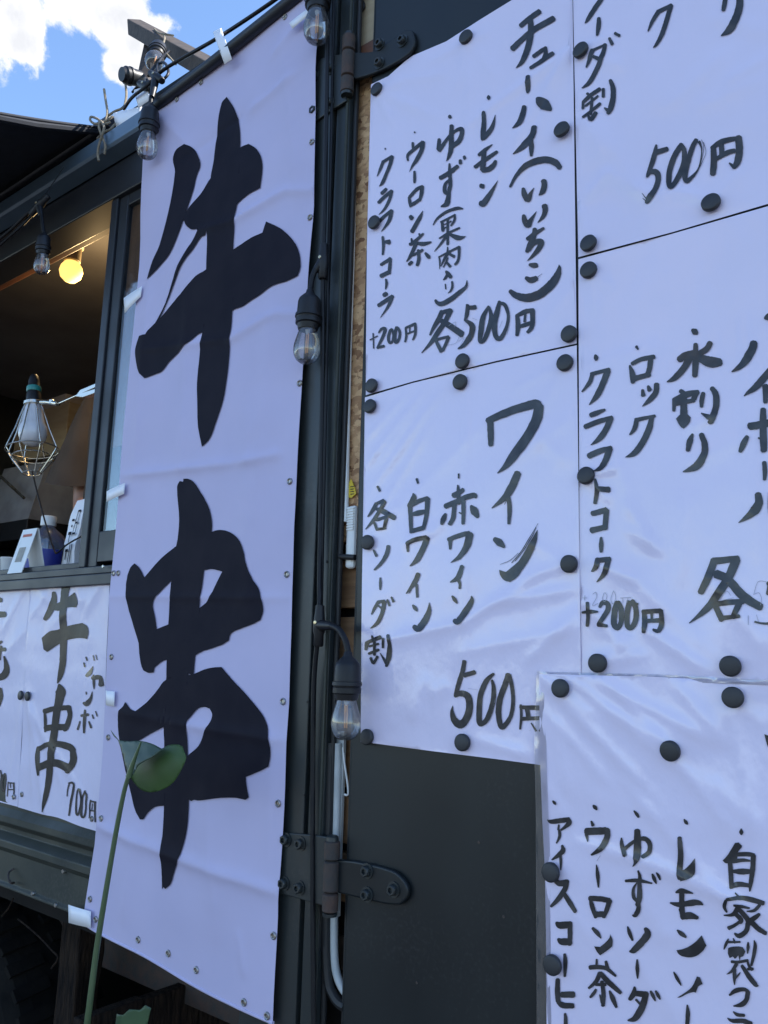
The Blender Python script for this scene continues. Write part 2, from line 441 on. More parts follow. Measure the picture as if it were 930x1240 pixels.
# ribbed skirt below the price sheets: a pressed profile drawn out along the truck
zz = lambda py: Z(0, py)
prof = [(0.03, zz(930)), (-0.004, zz(935)), (-0.004, zz(975)), (-0.016, zz(983)), (-0.016, zz(991)), (0.004, zz(999)), (0.004, zz(1005)),
        (-0.018, zz(1012)), (-0.018, zz(1020)), (-0.008, zz(1027)), (-0.008, zz(1063)), (-0.014, zz(1066)), (-0.014, zz(1069)), (0.03, zz(1069))]
s = MB(); n = len(prof); vs = []
for x in (x_left, X(112, 1050) + 0.03, xPL): vs += [(x, y, z) for y, z in prof]
fs = [(k * n + i, k * n + (i + 1) % n, (k + 1) * n + (i + 1) % n, (k + 1) * n + i) for k in range(2) for i in range(n)]
fs += [tuple(range(n)), tuple(range(3 * n - 1, 2 * n - 1, -1))]
s.add(vs, fs); skirt = s.build('skirt_panel', M_olive, truck, bevel=0.002)
hk = MB()
hk.tube(smooth_path([at(17, 1052, -0.012), at(11, 1056, -0.02), at(10, 1063, -0.03), at(13, 1069, -0.03), at(17, 1069, -0.014)], 4), 0.0025, 6)
hk.build('hook', M_rust, skirt, smooth=True)
for px, py in ((77, 1055), (68, 1096), (40, 1082)):
    b = MB(); b.lathe([(0.0, -0.003), (0.004, -0.003), (0.005, 0.0), (0.005, 0.006)], at(px, py, -0.012), (0, 1, 0), 10)
    b.build('rivet', M_steel, skirt, smooth=True)
# corner post in three strips
p = MB()
zt, zb = 3.15, 0.98
p.box((xPL, -0.010, zb), (x_groove - 0.006, 0.02, zt))
p.box((x_groove + 0.001, -0.007, zb), (x_strip, 0.02, zt))
p.box((x_groove - 0.006, 0.004, zb), (x_groove + 0.001, 0.02, zt))
post = p.build('corner_post', M_green2, truck, bevel=0.002)
p = MB(); p.box((x_strip + 0.0005, 0.003, zb), (x_edge + 0.001, 0.012, zt)); p.build('rubber_seal', M_rubber, truck, bevel=0.003)
p = MB(); p.tube([(x_strip - 0.004, -0.008, zb), (x_strip - 0.004, -0.008, zt)], 0.0032, 8); p.build('edge_trim', M_olive, truck, smooth=True)
# little drilled screw holes in the post
for px, py in ((350, 957), (368, 963), (396, 680), (372, 850)):
    b = MB(); b.lathe([(0.0, -0.0012), (0.0022, -0.0012), (0.0026, 0.001)], at(px, py, -0.010), (0, 1, 0), 8); b.build('screw', M_rubber, post, smooth=True)

# the door: one flat sheet, its hinge side near the post
dx1 = 0.62
M_door = mat('door_paint', (0.008, 0.011, 0.013), (0.014, 0.017, 0.018), rough=0.30, spec=0.4, scale=4, stretch=(1.6, 1, 0.8), lo=0.25, hi=0.8, detail=12, rough2=0.5, bump=0.10, bscale=5, bdist=0.004)
def add_scuffs(m, amount, col):
    n = m.node_tree.nodes; l = m.node_tree.links; p = n['Principled BSDF']
    tc = n.new('ShaderNodeTexCoord'); nz = n.new('ShaderNodeTexNoise'); nz.inputs['Scale'].default_value = 160; nz.inputs['Detail'].default_value = 4
    n2 = n.new('ShaderNodeTexNoise'); n2.inputs['Scale'].default_value = 3.5; n2.inputs['Detail'].default_value = 6
    l.new(tc.outputs['Object'], nz.inputs['Vector']); l.new(tc.outputs['Object'], n2.inputs['Vector'])
    ml = n.new('ShaderNodeMath'); ml.operation = 'MULTIPLY'; l.new(nz.outputs['Fac'], ml.inputs[0]); l.new(n2.outputs['Fac'], ml.inputs[1])
    mr = n.new('ShaderNodeMapRange'); mr.inputs[1].default_value = 0.30; mr.inputs[2].default_value = 0.46; mr.inputs[4].default_value = amount
    l.new(ml.outputs[0], mr.inputs[0]); mx = n.new('ShaderNodeMixRGB'); l.new(mr.outputs[0], mx.inputs[0])
    src = p.inputs['Base Color'].links[0].from_socket; l.new(src, mx.inputs[1]); mx.inputs[2].default_value = (*col, 1); l.new(mx.outputs[0], p.inputs['Base Color'])
add_scuffs(M_door, 0.35, (0.045, 0.047, 0.05)); add_scuffs(M_green2, 0.4, (0.06, 0.055, 0.05)); add_scuffs(M_olive, 0.4, (0.07, 0.065, 0.055))
d = MB(); d.box((x_door, 0.0, 0.93), (dx1, 0.018, 3.2))
door = d.build('side_door', M_door, truck, bevel=0.006, seg=3)
d = MB(); d.box((x_door - 0.002, 0.004, 0.93), (x_door, 0.016, 3.2)); d.build('door_edge_seal', M_rubber, door)
for px, py in ((505, 1190), (580, 1020), (610, 1110)):
    b = MB(); b.lathe([(0.0, -0.001), (0.002, -0.001), (0.0025, 0.001)], at(px, py, 0.0), (0, 1, 0), 8); b.build('paint_chip', M_woodgrey, door, smooth=True)

def bolt(px, py, y, par):
    c = at(px, py, y); b = MB()
    b.lathe([(0.0115, 0.0), (0.0115, -0.002), (0.0, -0.002)], c, (0, 1, 0), 20)
    b.lathe([(0.0085, -0.002), (0.0085, -0.0085), (0.0072, -0.0098), (0.0045, -0.0098), (0.004, -0.006), (0.0, -0.006)], c, (0, 1, 0), 6)
    b.build('bolt', M_green2, par, smooth=True)
def hinge(plate, strap, k0, k1, pb, sb):
    h = MB(); h.pxprism(plate, -0.0155, -0.0095); root = h.build('hinge', M_green2, truck, bevel=0.002)
    h = MB(); h.pxprism(outline_poly(strap, 0, 0, 3), -0.010, -0.0008); h.build('hinge_strap', M_green, root, bevel=0.003, seg=3)
    a = at(*k0, -0.014); b_ = at(*k1, -0.014); a.x = b_.x = (a.x + b_.x) / 2
    L = (b_ - a).length; h = MB()
    r = 0.0128
    segs = [(0.0, 0.27), (0.285, 0.72), (0.735, 1.0)]
    for u, v in segs:
        h.lathe([(r * .8, L * u), (r, L * u + 0.002), (r, L * v - 0.002), (r * .8, L * v)], a, (b_ - a), 22)
    h.build('knuckle', M_rust, root, smooth=True)
    h = MB(); h.lathe([(r * .55, -0.008), (r * .75, -0.006), (r * .8, 0.0), (r * .4, 0.002), (r * .4, L), (r * .95, L + 0.001), (r * .9, L + 0.006), (0, L + 0.007)], a, (b_ - a), 18)
    h.build('hinge_pin', M_green2, root, smooth=True)
    for q in pb: bolt(*q, -0.0155, root)
    for q in sb: bolt(*q, -0.010, root)
hinge([(341, 1008), (380, 1011), (400, 1014), (397, 1099), (376, 1093), (338, 1082)],
      [(406, 1041), (430, 1043), (474, 1054), (487, 1064), (493.4, 1076), (492, 1088), (484, 1096), (466, 1095), (407, 1081)],
      (403, 1018), (399, 1104), ((347, 1016.6), (364.4, 1021.5), (344.7, 1069.5), (363.3, 1075)), ((445, 1054.5), (445, 1083), (477, 1077)))
hinge([(388, 71), (419, 63), (419, 122), (401, 133), (380, 148), (379, 92)],
      [(426, 63), (450, 62), (463, 56), (490, 35), (499, 36), (502, 50), (495, 65), (461, 85), (433, 94.6), (426, 95)],
      (423, 44), (420, 113), ((382, 93), (400.5, 84), (400, 125), (381, 135)), ((460.5, 54.4), (488, 50), (460, 77)))

# door opening behind the gap: gasket with its rounded corner, strand board and planks
path = [at(409.5, 1250 - 350, 0.013), at(408.5, 960, 0.013), at(407, 1020, 0.013), at(405, 1080, 0.013), at(404.5, 1130, 0.013), at(405, 1160, 0.013), at(408, 1180, 0.013), at(414, 1195, 0.013), at(421, 1204, 0.013), at(428, 1208, 0.013)]
gk = MB(); gk.tube(smooth_path(path, 5), 0.0068, 10); M_gask = mat('grey_white_gasket', (0.46, 0.48, 0.48), (0.36, 0.38, 0.38), rough=0.5, scale=25); gk.build('door_gasket', M_gask, truck, smooth=True)
gk = MB(); gk.tube(smooth_path([q + Vector((-0.011, -0.006, -0.014 if i > 5 else 0)) for i, q in enumerate(path)], 5), 0.008, 8); gk.build('door_gasket', M_rubber, truck, smooth=True)
gk = MB(); gk.box((X(405, 960, 0.016), 0.016, Z(409, 885, 0.016)), (X(414.5, 960, 0.016), 0.0215, Z(409, 1110, 0.016))); gk.build('door_frame', M_gask, truck)
yl = 0.022
def zl(py, y=yl): return at(428, py, y).z
lin = MB(); lin.box((x_strip - 0.10, yl, zl(655)), (-0.35, yl + 0.02, zl(95))); lining = lin.build('wall_lining', M_osb, truck)
lin = MB(); lin.box((x_strip - 0.10, yl - 0.008, zl(100)), (-0.35, yl + 0.005, zl(66))); lin.build('batten', M_woodred, lining)
lin = MB(); lin.box((x_strip - 0.10, yl, zl(66)), (-0.35, yl + 0.02, 3.2)); lin.build('upper_board', M_beige, lining)
for a, b in ((678, 736), (747, 855), (858, 955), (966, 1024), (1036, 1096)):
    lin = MB(); lin.box((x_strip - 0.10, yl + 0.01, zl(b, yl + .01)), (-0.35, yl + 0.03, zl(a, yl + .01))); lin.build('plank', M_wood, truck, bevel=0.002)
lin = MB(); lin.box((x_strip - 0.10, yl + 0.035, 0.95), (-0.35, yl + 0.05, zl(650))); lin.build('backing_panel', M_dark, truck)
c = MB(); c.tube([at(430.5, 100, 0.014), at(427, 300, 0.014), at(422.5, 440, 0.014), at(418.5, 632, 0.014)], 0.0048, 8); c.build('conduit', M_white, truck, smooth=True)
c = MB(); c.box((X(418, 650, .010), 0.010, Z(424, 688, .010)), (X(429, 650, .010), 0.0215, Z(424, 612, .010))); fan = c.build('socket_box', M_white, truck, bevel=0.006)
for k in range(9):
    c = MB(); zq = Z(424, 616 + k * 3.2, .008); c.box((X(420, 620, .008), 0.0080, zq), (X(428, 620, .008), 0.0103, zq + 0.0022)); c.build('vent_slat', M_white, fan)
c = MB(); c.tube([at(412, 674, .006), at(430, 675, .006)], 0.005, 10); c.build('latch_bar', M_rubber, truck, smooth=True)
M_yellow = mat('yellow_tag', (0.72, 0.52, 0.04), rough=0.5)
c = MB(); c.pxprism([(422, 586), (425, 580), (430, 592), (431, 598), (425, 603), (422, 602)], 0.0165, 0.018); yt = c.build('warning_tag', M_yellow, truck)
c = MB()
for k in range(4): c.pxprism([(424, 589 + k * 3), (428.5, 588.5 + k * 3), (428.5, 589.3 + k * 3), (424, 589.9 + k * 3)], 0.0155, 0.0160)
c.build('print', M_rubber, yt)
c = MB(); c.tube(smooth_path([at(438, 0, .018), at(441, 8, .018), at(436, 15, .018), at(433, 17, .018)], 4), 0.003, 6); c.build('wire', M_rubber, truck, smooth=True)
c = MB(); c.tube(smooth_path([at(431, 105, .015), at(434, 118, .015), at(433, 128, .015), at(429, 133, .015)], 4), 0.0018, 6); c.build('wire', M_white, truck, smooth=True)
c = MB(); c.tube(smooth_path([at(415, 905, .017), at(418, 930, .017), at(421, 950, .017), at(421.5, 962, .017), at(417, 962, .017)], 4), 0.0018, 6); c.build('wire', M_white, truck, smooth=True)

# service window: frame, sliding pane, sill
f = MB()
f.box((x_left, -0.012, z_head), (xJ1 + 0.22, 0.07, z_gut + 0.002))
win = f.build('service_window', M_alu, truck, bevel=0.003)
f = MB(); f.box((xJ0, -0.006, z_sill - 0.01), (xJ0 + (xJ1 - xJ0) * .42, 0.055, z_head)); f.box((xJ0 + (xJ1 - xJ0) * .45, 0.0, z_sill - 0.01), (xJ1, 0.05, z_head))
f.build('jamb', M_alu, win, bevel=0.002)
f = MB(); zr = Z(124, 643); f.box((xJ1, 0.001, z_sill), (xJ1 + 0.22, 0.02, zr)); f.box((xJ1 + 0.19, 0.001, zr), (xJ1 + 0.22, 0.02, z_head))
f.box((xJ1, 0.001, z_head - 0.03), (xJ1 + 0.19, 0.02, z_head)); f.build('sash', M_alu, win, bevel=0.002)
M_pane = mat_thin_glass('window_glass', (0.86, 0.9, 0.92), 0.03, 0.05, edge=0.40)
f = MB(); f.box((xJ1, 0.006, zr), (xJ1 + 0.19, 0.009, z_head - 0.03)); f.build('glass_pane', M_pane, win)
f = MB(); f.box((x_left, -0.018, z_sill - 0.055), (xJ1 + 0.22, 0.11, z_sill - 0.03)); f.box((x_left, -0.010, z_sill - 0.0285), (xJ1 + 0.22, 0.11, z_sill - 0.011)); f.box((x_left, 0.004, z_sill - 0.010), (xJ0, 0.012, z_sill + 0.004))
f.build('sill', M_alu, win, bevel=0.002)
b = MB(); b.lathe([(0, -.002), (.003, -.002), (.004, 0)], at(125, 686, -.018), (0, 1, 0), 10); b.build('rivet', M_steel, win, smooth=True)
# gutter over the window and the roof rail over the banner
f = MB(); gz = z_gut + 0.004
pr = [(-0.012, gz), (-0.052, gz + 0.006), (-0.058, gz + 0.012), (-0.058, gz + 0.050), (-0.050, gz + 0.055), (-0.012, gz + 0.075)]
n = len(pr); vs = [(x, y, z) for x in (x_left, X(177, 165, -0.05)) for y, z in pr]
f.add(vs, [(i, (i + 1) % n, n + (i + 1) % n, n + i) for i in range(n)] + [tuple(range(n)), tuple(range(2 * n - 1, n - 1, -1))])
f.build('gutter', M_gutter, truck, bevel=0.002)
r0 = at(150, 158, -0.03); r1 = at(372, -14, -0.03)
f = MB(); f.tube([r0, r0.lerp(r1, 0.5) + Vector((0, 0, -0.004)), r1, r1 + (r1 - r0) * 0.6], 0.013, 12); f.build('roof_rail', M_alu, truck, smooth=True)
f = MB(); f.box((x_left, 0.0, z_roof - 0.02), (dx1, 2.05, z_roof)); f.build('roof', M_green, truck)
# inside
f = MB(); f.box((x_left, 0.05, 1.10), (dx1, 2.05, 1.15)); f.build('floor', M_inwall, truck)
f = MB(); f.box((x_left, 2.0, 1.15), (dx1, 2.05, z_roof - 0.02)); f.build('back_wall', M_inwall, truck)
f = MB(); f.box((x_left, 0.05, z_roof - 0.05), (dx1, 2.0, z_roof - 0.022)); f.build('ceiling', mat('grey_ceiling', (0.085, 0.08, 0.08), (0.06, 0.055, 0.055), rough=0.6, scale=5), truck)
f = MB(); f.box((x_left - .05, 0.0, 1.10), (x_left, 2.05, z_roof)); f.build('end_wall', M_green, truck)
f = MB(); f.box((dx1, 0.06, 1.10), (dx1 + .05, 2.05, z_roof)); f.build('end_wall', M_green, truck)
f = MB(); f.box((x_left, 0.55, 0.25), (1.2, 0.57, 1.0)); f.build('underbody_shade_sheet', M_dark, truck)  # added dark sheet: stands in for shade, hides sunlit ground beyond the truck
f = MB(); f.box((x_left, 0.072, z_head + 0.012), (xJ1 + 0.25, 0.10, z_head + 0.06)); f.build('header_beam', M_woodred, truck, bevel=0.003)
f = MB(); f.box((xJ1 + 0.001, 0.014, Z(150, 535)), (xJ1 + 0.188, 0.019, z_head - 0.031)); f.build('inner_panel', mat('varnished_panel', (0.36, 0.17, 0.085), (0.25, 0.11, 0.055), rough=.5, scale=10, stretch=(5, 5, .6)), truck)
# running gear below the floor
f = MB(); f.box((x_left, 0.30, 0.80), (1.2, 0.42, 0.98)); f.box((x_left, 1.45, 0.80), (1.2, 1.57, 0.98)); f.build('chassis_rail', M_rust, truck, bevel=0.004)
f = MB(); f.box((x_left, 0.06, 1.00), (1.2, 2.0, 1.09)); f.build('floor_frame', M_dark, truck)
tc_x = X(34, 1200, 0.12) - 0.43; wheel_c = Vector((tc_x, 0.10, 0.47))
f = MB()
prof = [(0.30, 0.02), (0.36, 0.0), (0.43, 0.005), (0.462, 0.03), (0.47, 0.06), (0.47, 0.20), (0.462, 0.23), (0.43, 0.255), (0.36, 0.26), (0.30, 0.24)]
f.lathe(prof, wheel_c, (0, 1, 0), 64)
for k in range(48):
    a = 2 * math.pi * k / 48
    u = Vector((math.cos(a), 0, math.sin(a))); t = Vector((-math.sin(a), 0, math.cos(a)))
    cpt = wheel_c + u * 0.473
    for y0, y1 in ((0.015, 0.11), (0.15, 0.245)):
        f.obox(cpt + Vector((0, y0, 0)), cpt + Vector((0, y1, 0)) + t * 0.012, 0.030, 0.014, u)
whl = f.build('wheel', M_tyre, truck)
f = MB(); f.lathe([(0.0, 0.06), (0.09, 0.05), (0.10, 0.08), (0.25, 0.07), (0.29, 0.03), (0.305, 0.03), (0.305, 0.12)], wheel_c, (0, 1, 0), 40); f.build('rim', M_olive, whl, smooth=True)
xm = X(84, 1170, 0.16)
f = MB()
vs = []; 
for i in range(13):
    z = 1.04 - i * 0.08
    for sx, sy in ((-1, -1), (1, -1), (1, 1), (-1, 1)):
        k = noise.noise((sx * 3, i * .9, sy)) * 0.010
        vs.append((xm + sx * (0.042 + k), 0.19 + sy * 0.035 + k, z))
f.add(vs, [(i * 4 + k, i * 4 + (k + 1) % 4, (i + 1) * 4 + (k + 1) % 4, (i + 1) * 4 + k) for i in range(12) for k in range(4)] + [(3, 2, 1, 0), (48, 49, 50, 51)])
f.build('timber_support', M_woodold, truck, bevel=0.006)
pf = at(98, 1236, 0.03)
f = MB()
for k in range(5): f.box((pf.x - 0.03, 0.03 + k * 0.16, 0.02), (pf.x, 0.185 + k * 0.16, pf.z - 0.004 * (k % 2)))
f.build('board_screen', M_woodold, truck, bevel=0.004)
f = MB(); f.tube(smooth_path([at(22, 1113, .05), at(45, 1132, .05), at(62, 1150, .05), at(70, 1160, .05), at(62, 1173, .05)], 4), [0.0022] * 17, 5)
f.tube(smooth_path([at(2, 1110, .05), at(10, 1100, .05), at(16, 1088, .05)], 4), [0.002] * 9, 5)
f.build('dangling_wire', M_woodold, truck, smooth=True)

# ------------------------------------------------------------------ awning, roof timbers, ropes
A = at(124, 156, -0.02)
rayB = at(-45, 130, -0.4) - EYE; tB = (A.x - EYE.x) / rayB.x; B = EYE + rayB * tB
aw = thing('awning', 'navy canvas awning stretched out over the service window', 'awning', (A.x - 1.5, -0.3, A.z))
f = MB(); W_ = 2.9; nu, nv = 24, 8
vs = []
for i in range(nu + 1):
    for j in range(nv + 1):
        u = i / nu; v = j / nv; q = A.lerp(B, v) + Vector((-W_ * u, 0, 0))
        q.z += -0.010 * math.sin(math.pi * v) * (1 - 0.6 * math.exp(-u * 12)) - 0.006 * math.sin(u * 40) * v
        vs.append(q)
m_ = (nv + 1)
fs = [(i * m_ + j, i * m_ + j + 1, (i + 1) * m_ + j + 1, (i + 1) * m_ + j) for i in range(nu) for j in range(nv)]
f.add(vs, fs); can = f.build('canvas', M_navy, aw, smooth=True)
sm = can.modifiers.new('thick', 'SOLIDIFY'); sm.thickness = 0.006
f = MB(); f.tube([A + Vector((-0.01, 0, -.004)), A.lerp(B, .5) + Vector((-0.01, 0, -0.012)), B + Vector((-0.01, 0, -.004))], 0.010, 8); f.build('hem', M_navy, aw, smooth=True)
f = MB(); f.tube([B, B + Vector((-W_, 0, 0))], 0.014, 10); f.build('front_pole', M_navy, aw, smooth=True)
f = MB(); f.tube([A + Vector((0.04, 0.0, 0.004)), A + Vector((-W_, 0.0, 0.004))], 0.017, 10); f.build('wall_tube', M_alu, aw, smooth=True)

def px_obox(name, a, b, w_, h_, label, m, group=None):
    f = MB(); f.obox(at(*a), at(*b), w_, h_, (0, -0.35, 1)); o = f.build(name, m, None, bevel=0.003)
    c = (at(*a) + at(*b)) / 2
    o.data.transform(Matrix.Translation(-c)); o.location = c
    return tag(o, label, 'timber', group)
px_obox('roof_timber', (163, 33, 0.22), (262, 88, 0.10), 0.045, 0.045, 'weathered squared timber slanting across the sky above the roof rail', M_woodgrey)
px_obox('roof_timber', (186, 50, 0.24), (174, 108, 0.16), 0.040, 0.035, 'short upright timber propping up the slanting one on the roof', M_woodgrey)

M_rope = mat('hemp_rope', (0.26, 0.22, 0.16), (0.17, 0.14, 0.10), rough=0.9, scale=90, bump=0.5, bscale=300, bdist=0.002)
def rope(paths, label, r=0.0032):
    f = MB()
    for q in paths: f.tube(smooth_path([at(*k) for k in q], 6), r, 7)
    o = f.build('rope', M_rope, None, smooth=True)
    c = sum((v.co for v in o.data.vertices), Vector()) / len(o.data.vertices)
    o.data.transform(Matrix.Translation(-c)); o.location = c
    return tag(o, label, 'rope')
rope([[(137, 141, -.04), (127, 147, -.055), (116, 150, -.06), (109.5, 146, -.06), (110.5, 141.5, -.05), (118, 144, -.06), (126, 150, -.06), (134, 148, -.05)],
      [(122, 146, -.06), (120, 154, -.065), (124, 166, -.065), (127.5, 176, -.062), (126.5, 187, -.06)],
      [(124, 148, -.06), (126, 156, -.07), (121, 172, -.068), (118.5, 184, -.066), (119.5, 195, -.064)],
      [(128, 148, -.05), (130, 136, -.04), (128, 122, -.03), (126, 108, -.03)],
      [(140, 150, -.04), (133, 157, -.055), (126, 160, -.055), (118, 168, -.05)],
      [(130, 141, -.04), (139, 135, -.03), (148, 131, -.02), (156, 122, .0)],
      [(151, 128, -.02), (153, 116, -.01), (152, 101, -.01)]],
     'pale hemp rope knotted round the corner of the awning, ends hanging')
rope([[(187, 35, .17), (191, 39, .15), (199, 43, .13), (198, 52, .10), (192, 60, .10), (188, 63, .11), (190, 68, .12)],
      [(193, 61, .10), (200, 64, .08), (206, 70, .07), (213, 78, .06)], [(196, 41, .13), (204, 42, .13), (210, 43, .13)]],
     'thin pale cord tied round the slanting roof timber', 0.0026)
# ------------------------------------------------------------------ the long banner
c6 = (150, 80, 3.875); c7 = (150, 340, 3.875); c8 = (130, 560, 3.875); c9 = (130, 800, 3.875)
def PX(*segs):
    out = []
    for crop, s in segs: out += [(crop[0] + p[0] / crop[2], crop[1] + p[1] / crop[2]) for p in nums(s)]
    return out
def mat_cloth(name, col, rough, alpha_back=0.0):
    m = mat(name, col, rough=rough, bump=0.06, bscale=900, bdist=0.0006, spec=0.3)
    return m
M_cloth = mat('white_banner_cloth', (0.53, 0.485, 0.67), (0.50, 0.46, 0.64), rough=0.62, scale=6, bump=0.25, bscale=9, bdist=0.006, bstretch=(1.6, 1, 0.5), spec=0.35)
M_bink = mat('black_banner_print', (0.009, 0.008, 0.016), (0.014, 0.012, 0.020), rough=0.7, scale=14, bump=0.25, bscale=9, bdist=0.006, bstretch=(1.6, 1, 0.5), spec=0.12)
M_tape = mat('white_tape', (0.82, 0.81, 0.84), rough=0.45, bump=0.2, bscale=60, bdist=0.002)
M_eyelet = mat('dull_nickel', (0.40, 0.38, 0.36), (0.28, 0.25, 0.23), rough=0.38, metal=0.85, scale=60)
M_hole = mat('eyelet_hole', (0.05, 0.05, 0.05), rough=0.9)
bl = at(250, 650, -0.02)
banner = thing('banner', 'tall white cloth banner with two huge black brush characters taped to the truck', 'banner', bl)
cre = [(300, 137, 360, 91, 0.0022, 0.010), (225, 190, 300, 137, -0.0012, 0.010), (285, 268, 345, 232, 0.0030, 0.009), (345, 232, 382, 230, 0.002, 0.008), (282, 270, 240, 282, 0.0018, 0.008),
       (281, 410, 335, 380, 0.0026, 0.009), (335, 380, 368, 380, 0.0016, 0.008), (281, 410, 170, 425, 0.0018, 0.008),
       (150, 576, 295, 560, 0.0026, 0.008), (295, 560, 340, 550, 0.0020, 0.008), (130, 722, 350, 724, 0.0012, 0.006),
       (132, 859, 225, 878, 0.0015, 0.010), (225, 878, 345, 897, 0.0022, 0.009), (118, 1000, 220, 1040, 0.0030, 0.009), (220, 1040, 340, 1082, 0.0030, 0.009),
       (218, 590, 226, 380, 0.0016, 0.016), (311, 600, 330, 330, 0.0016, 0.018), (182, 330, 160, 600, 0.0018, 0.014), (345, 60, 360, 230, 0.0018, 0.02), (300, 480, 300, 720, 0.0012, 0.02),
       (250, 940, 262, 1120, 0.0012, 0.02), (165, 1010, 150, 1110, 0.0014, 0.015), (330, 880, 325, 1040, 0.0012, 0.014), (290, 1130, 296, 1180, 0.0012, 0.006),
       (190, 135, 240, 190, 0.0016, 0.012), (372, 20, 330, 70, 0.0020, 0.012), (215, 330, 232, 300, 0.0012, 0.008)]
cre = [(a, b, c, d, h * 2.4, w * 1.05) for a, b, c, d, h, w in cre]
bs = Sheet(-0.022, cre, amp=0.0055, freq=3.0, seed=2.0)
edge = [(186, 130), (191, 126), (215, 106), (245, 82), (300, 44), (350, 12), (372, -3), (386, -12), (386, 40), (383.5, 85), (381.5, 163), (379.5, 248), (376, 300), (372, 350), (366, 450), (360.5, 560), (355.5, 680),
        (351, 800), (345.5, 950), (341, 1030), (338, 1090), (335, 1150), (330.5, 1240), (280, 1217), (231, 1192), (182, 1163), (124, 1134), (100, 1119), (102, 1098), (109, 1050), (116, 1008), (124, 900),
        (130, 790), (134, 690), (141, 620), (147, 548), (157, 450), (164, 373), (168, 320), (172, 230), (174, 180), (177, 150)]
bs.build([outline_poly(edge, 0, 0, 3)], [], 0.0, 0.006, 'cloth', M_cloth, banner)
# the hem: the turned edge along the foot of the banner
foot = [(100, 1118), (124, 1133), (182, 1162), (231, 1191), (280, 1216), (330.4, 1239)]
h = MB(); h.tube([q + Vector((0, -bs.h(q.x, q.z) + 0.001, 0)) for q in smooth_path([at(a, b, -0.022) for a, b in foot], 6)], 0.0032, 8); h.build('hem', M_cloth, banner, smooth=True)
# upper character
P1 = PX((c6, "290 370,325 385,350 420,362 465,345 515,330 590,300 690,275 765,225 880,170 945,115 1005,140 915,175 840,215 690,245 500,235 440,250 395"))
P2 = PX((c6, "483 145,520 200,545 290,550 385,545 640,538 655,528 760,520 865,510 1145"), (c7, "505 240,497 380,490 450,472 560,432 680,408 742,372 780,355 690,350 600,346 480,358 350,370 240"),
        (c6, "385 1100,396 965,400 860,402 775,410 640,412 520,425 440,440 290,460 175"))
P3 = PX((c6, "550 385,590 368,625 390,650 430,657 480,645 575,590 605,540 650,460 750,400 780,365 800,355 770,325 770,300 750,287 715,300 690,320 660,370 600,410 530,480 450"))
P4 = PX((c6, "365 770,400 780,392 800,370 810,330 870,300 910,265 970,215 1090,175 1180,140 1250,118 1262,150 1210,200 1110,250 970,310 860,345 800"))
P5 = PX((c6, "672 732,740 765,790 810,825 870,833 940,820 985,770 1010,710 1030,640 1075,600 1100,560 1128,515 1145"), (c7, "440 190,370 240,345 255,320 285,270 330,215 380,180 425,150 440,105 460,80 430,65 370,65 310,80 262,110 255,120 235,170 180"),
        (c6, "210 1140,270 1070,345 990,395 960,450 910,520 865,600 810,655 785"))
# lower character
Q1 = PX((c8, "330 115,345 88,360 92,362 78,385 78,410 95,440 140,475 205,490 270,488 330,470 480,440 560,430 680,415 900,410 1000"), (c9, "385 60,380 200,382 300,380 440,388 650,382 780,362 880,350 930,325 985,305 1045,280 1070,272 1060,265 1072,262 950,268 780,270 680,270 410,272 300,282 100"),
        (c8, "283 1010,285 920,292 760,300 550,310 400,320 390,335 270"))
Q2 = PX((c8, "320 395,490 325,540 317,590 335,625 370,645 420,655 470,680 540,712 590,730 650,733 700,720 740,680 760,640 775,590 795,575 815,572 835,540 855,500 870,470 880,450 885,415 905,380 920,285 925,232 960,225 985,200 987,175 970,160 910,155 850,130 770,100 670,90 600,92 545,105 495,125 473,150 495,175 540,240 460,290 415"))
H1 = PX((c8, "300 553,285 570,250 610,218 660,230 730,238 782,290 760")); H2 = PX((c8, "452 505,490 500,540 512,515 560,470 650,430 683"))
Q3 = PX((c9, "410 62,450 45,500 32,540 30,590 90,680 190,740 270,765 340,775 430,765 495,745 505,715 520,655 545,660 590,670 640,655 652,600 642,520 645,440 655,415 652,400 658,385 650,270 680,230 685,200 705,170 745,155 745,130 700,110 620,90 540,70 450,55 370,50 290,60 235,78 215,88 193,115 225,140 237,190 195,240 140,282 90"))
H3 = PX((c9, "380 290,395 265,430 225,460 217,485 225,497 250,490 285,460 340,430 400,380 445")); H4 = PX((c9, "145 377,200 345,270 310,270 520,175 450"))
O = lambda p, r=0.0, s=0: outline_poly(p, r, s, 4)
bs.build([O(P1), O(P2, .22, 1), O(P3), O(P4), O(P5, .3, 2)], [], 0.0021, 0.005, 'brush_character', M_bink, banner)
bs.build([O(Q1, .3, 3), O(Q2, .35, 4), O(Q3, .35, 5), PX((c9, '255 250,300 250,300 303,255 303'))], [O(H1, .2), O(H2, .3), O(H3), H4], 0.0021, 0.005, 'brush_character', M_bink, banner)

def eyelet(px, py, y, par, r=0.0062, sh=None):
    c = at(px, py, y)
    if sh: c.y -= sh.h(c.x, c.z)
    e = MB(); rr = r
    ring = [(rr * .50, 0.0002), (rr * .50, -0.0016), (rr * .72, -0.0026), (rr * .92, -0.0020), (rr, -0.0006), (rr, 0.0004)]
    e.lathe([(0.0, -0.0007)] + [(rr * .46, -0.0007)] + ring, c, (0, 1, 0), 16)
    e.build('eyelet', M_eyelet, par, smooth=True)
for px, py in ((377.8, 172), (375, 263), (362.5, 464), (351.3, 583), (347.3, 695.5), (342, 849.5), (337, 973), (331.8, 1133), (324, 1230), (215, 121), (243.5, 100), (346, 21.5), (108, 1089), (115, 1113.5),
               (167, 1138), (204, 1154.5), (238, 1174.5), (296, 1213.5), (136.5, 694), (142, 694), (135.5, 795.5), (130, 893), (122.6, 991)):
    eyelet(px, py, -0.0226, banner, 0.0064, bs)
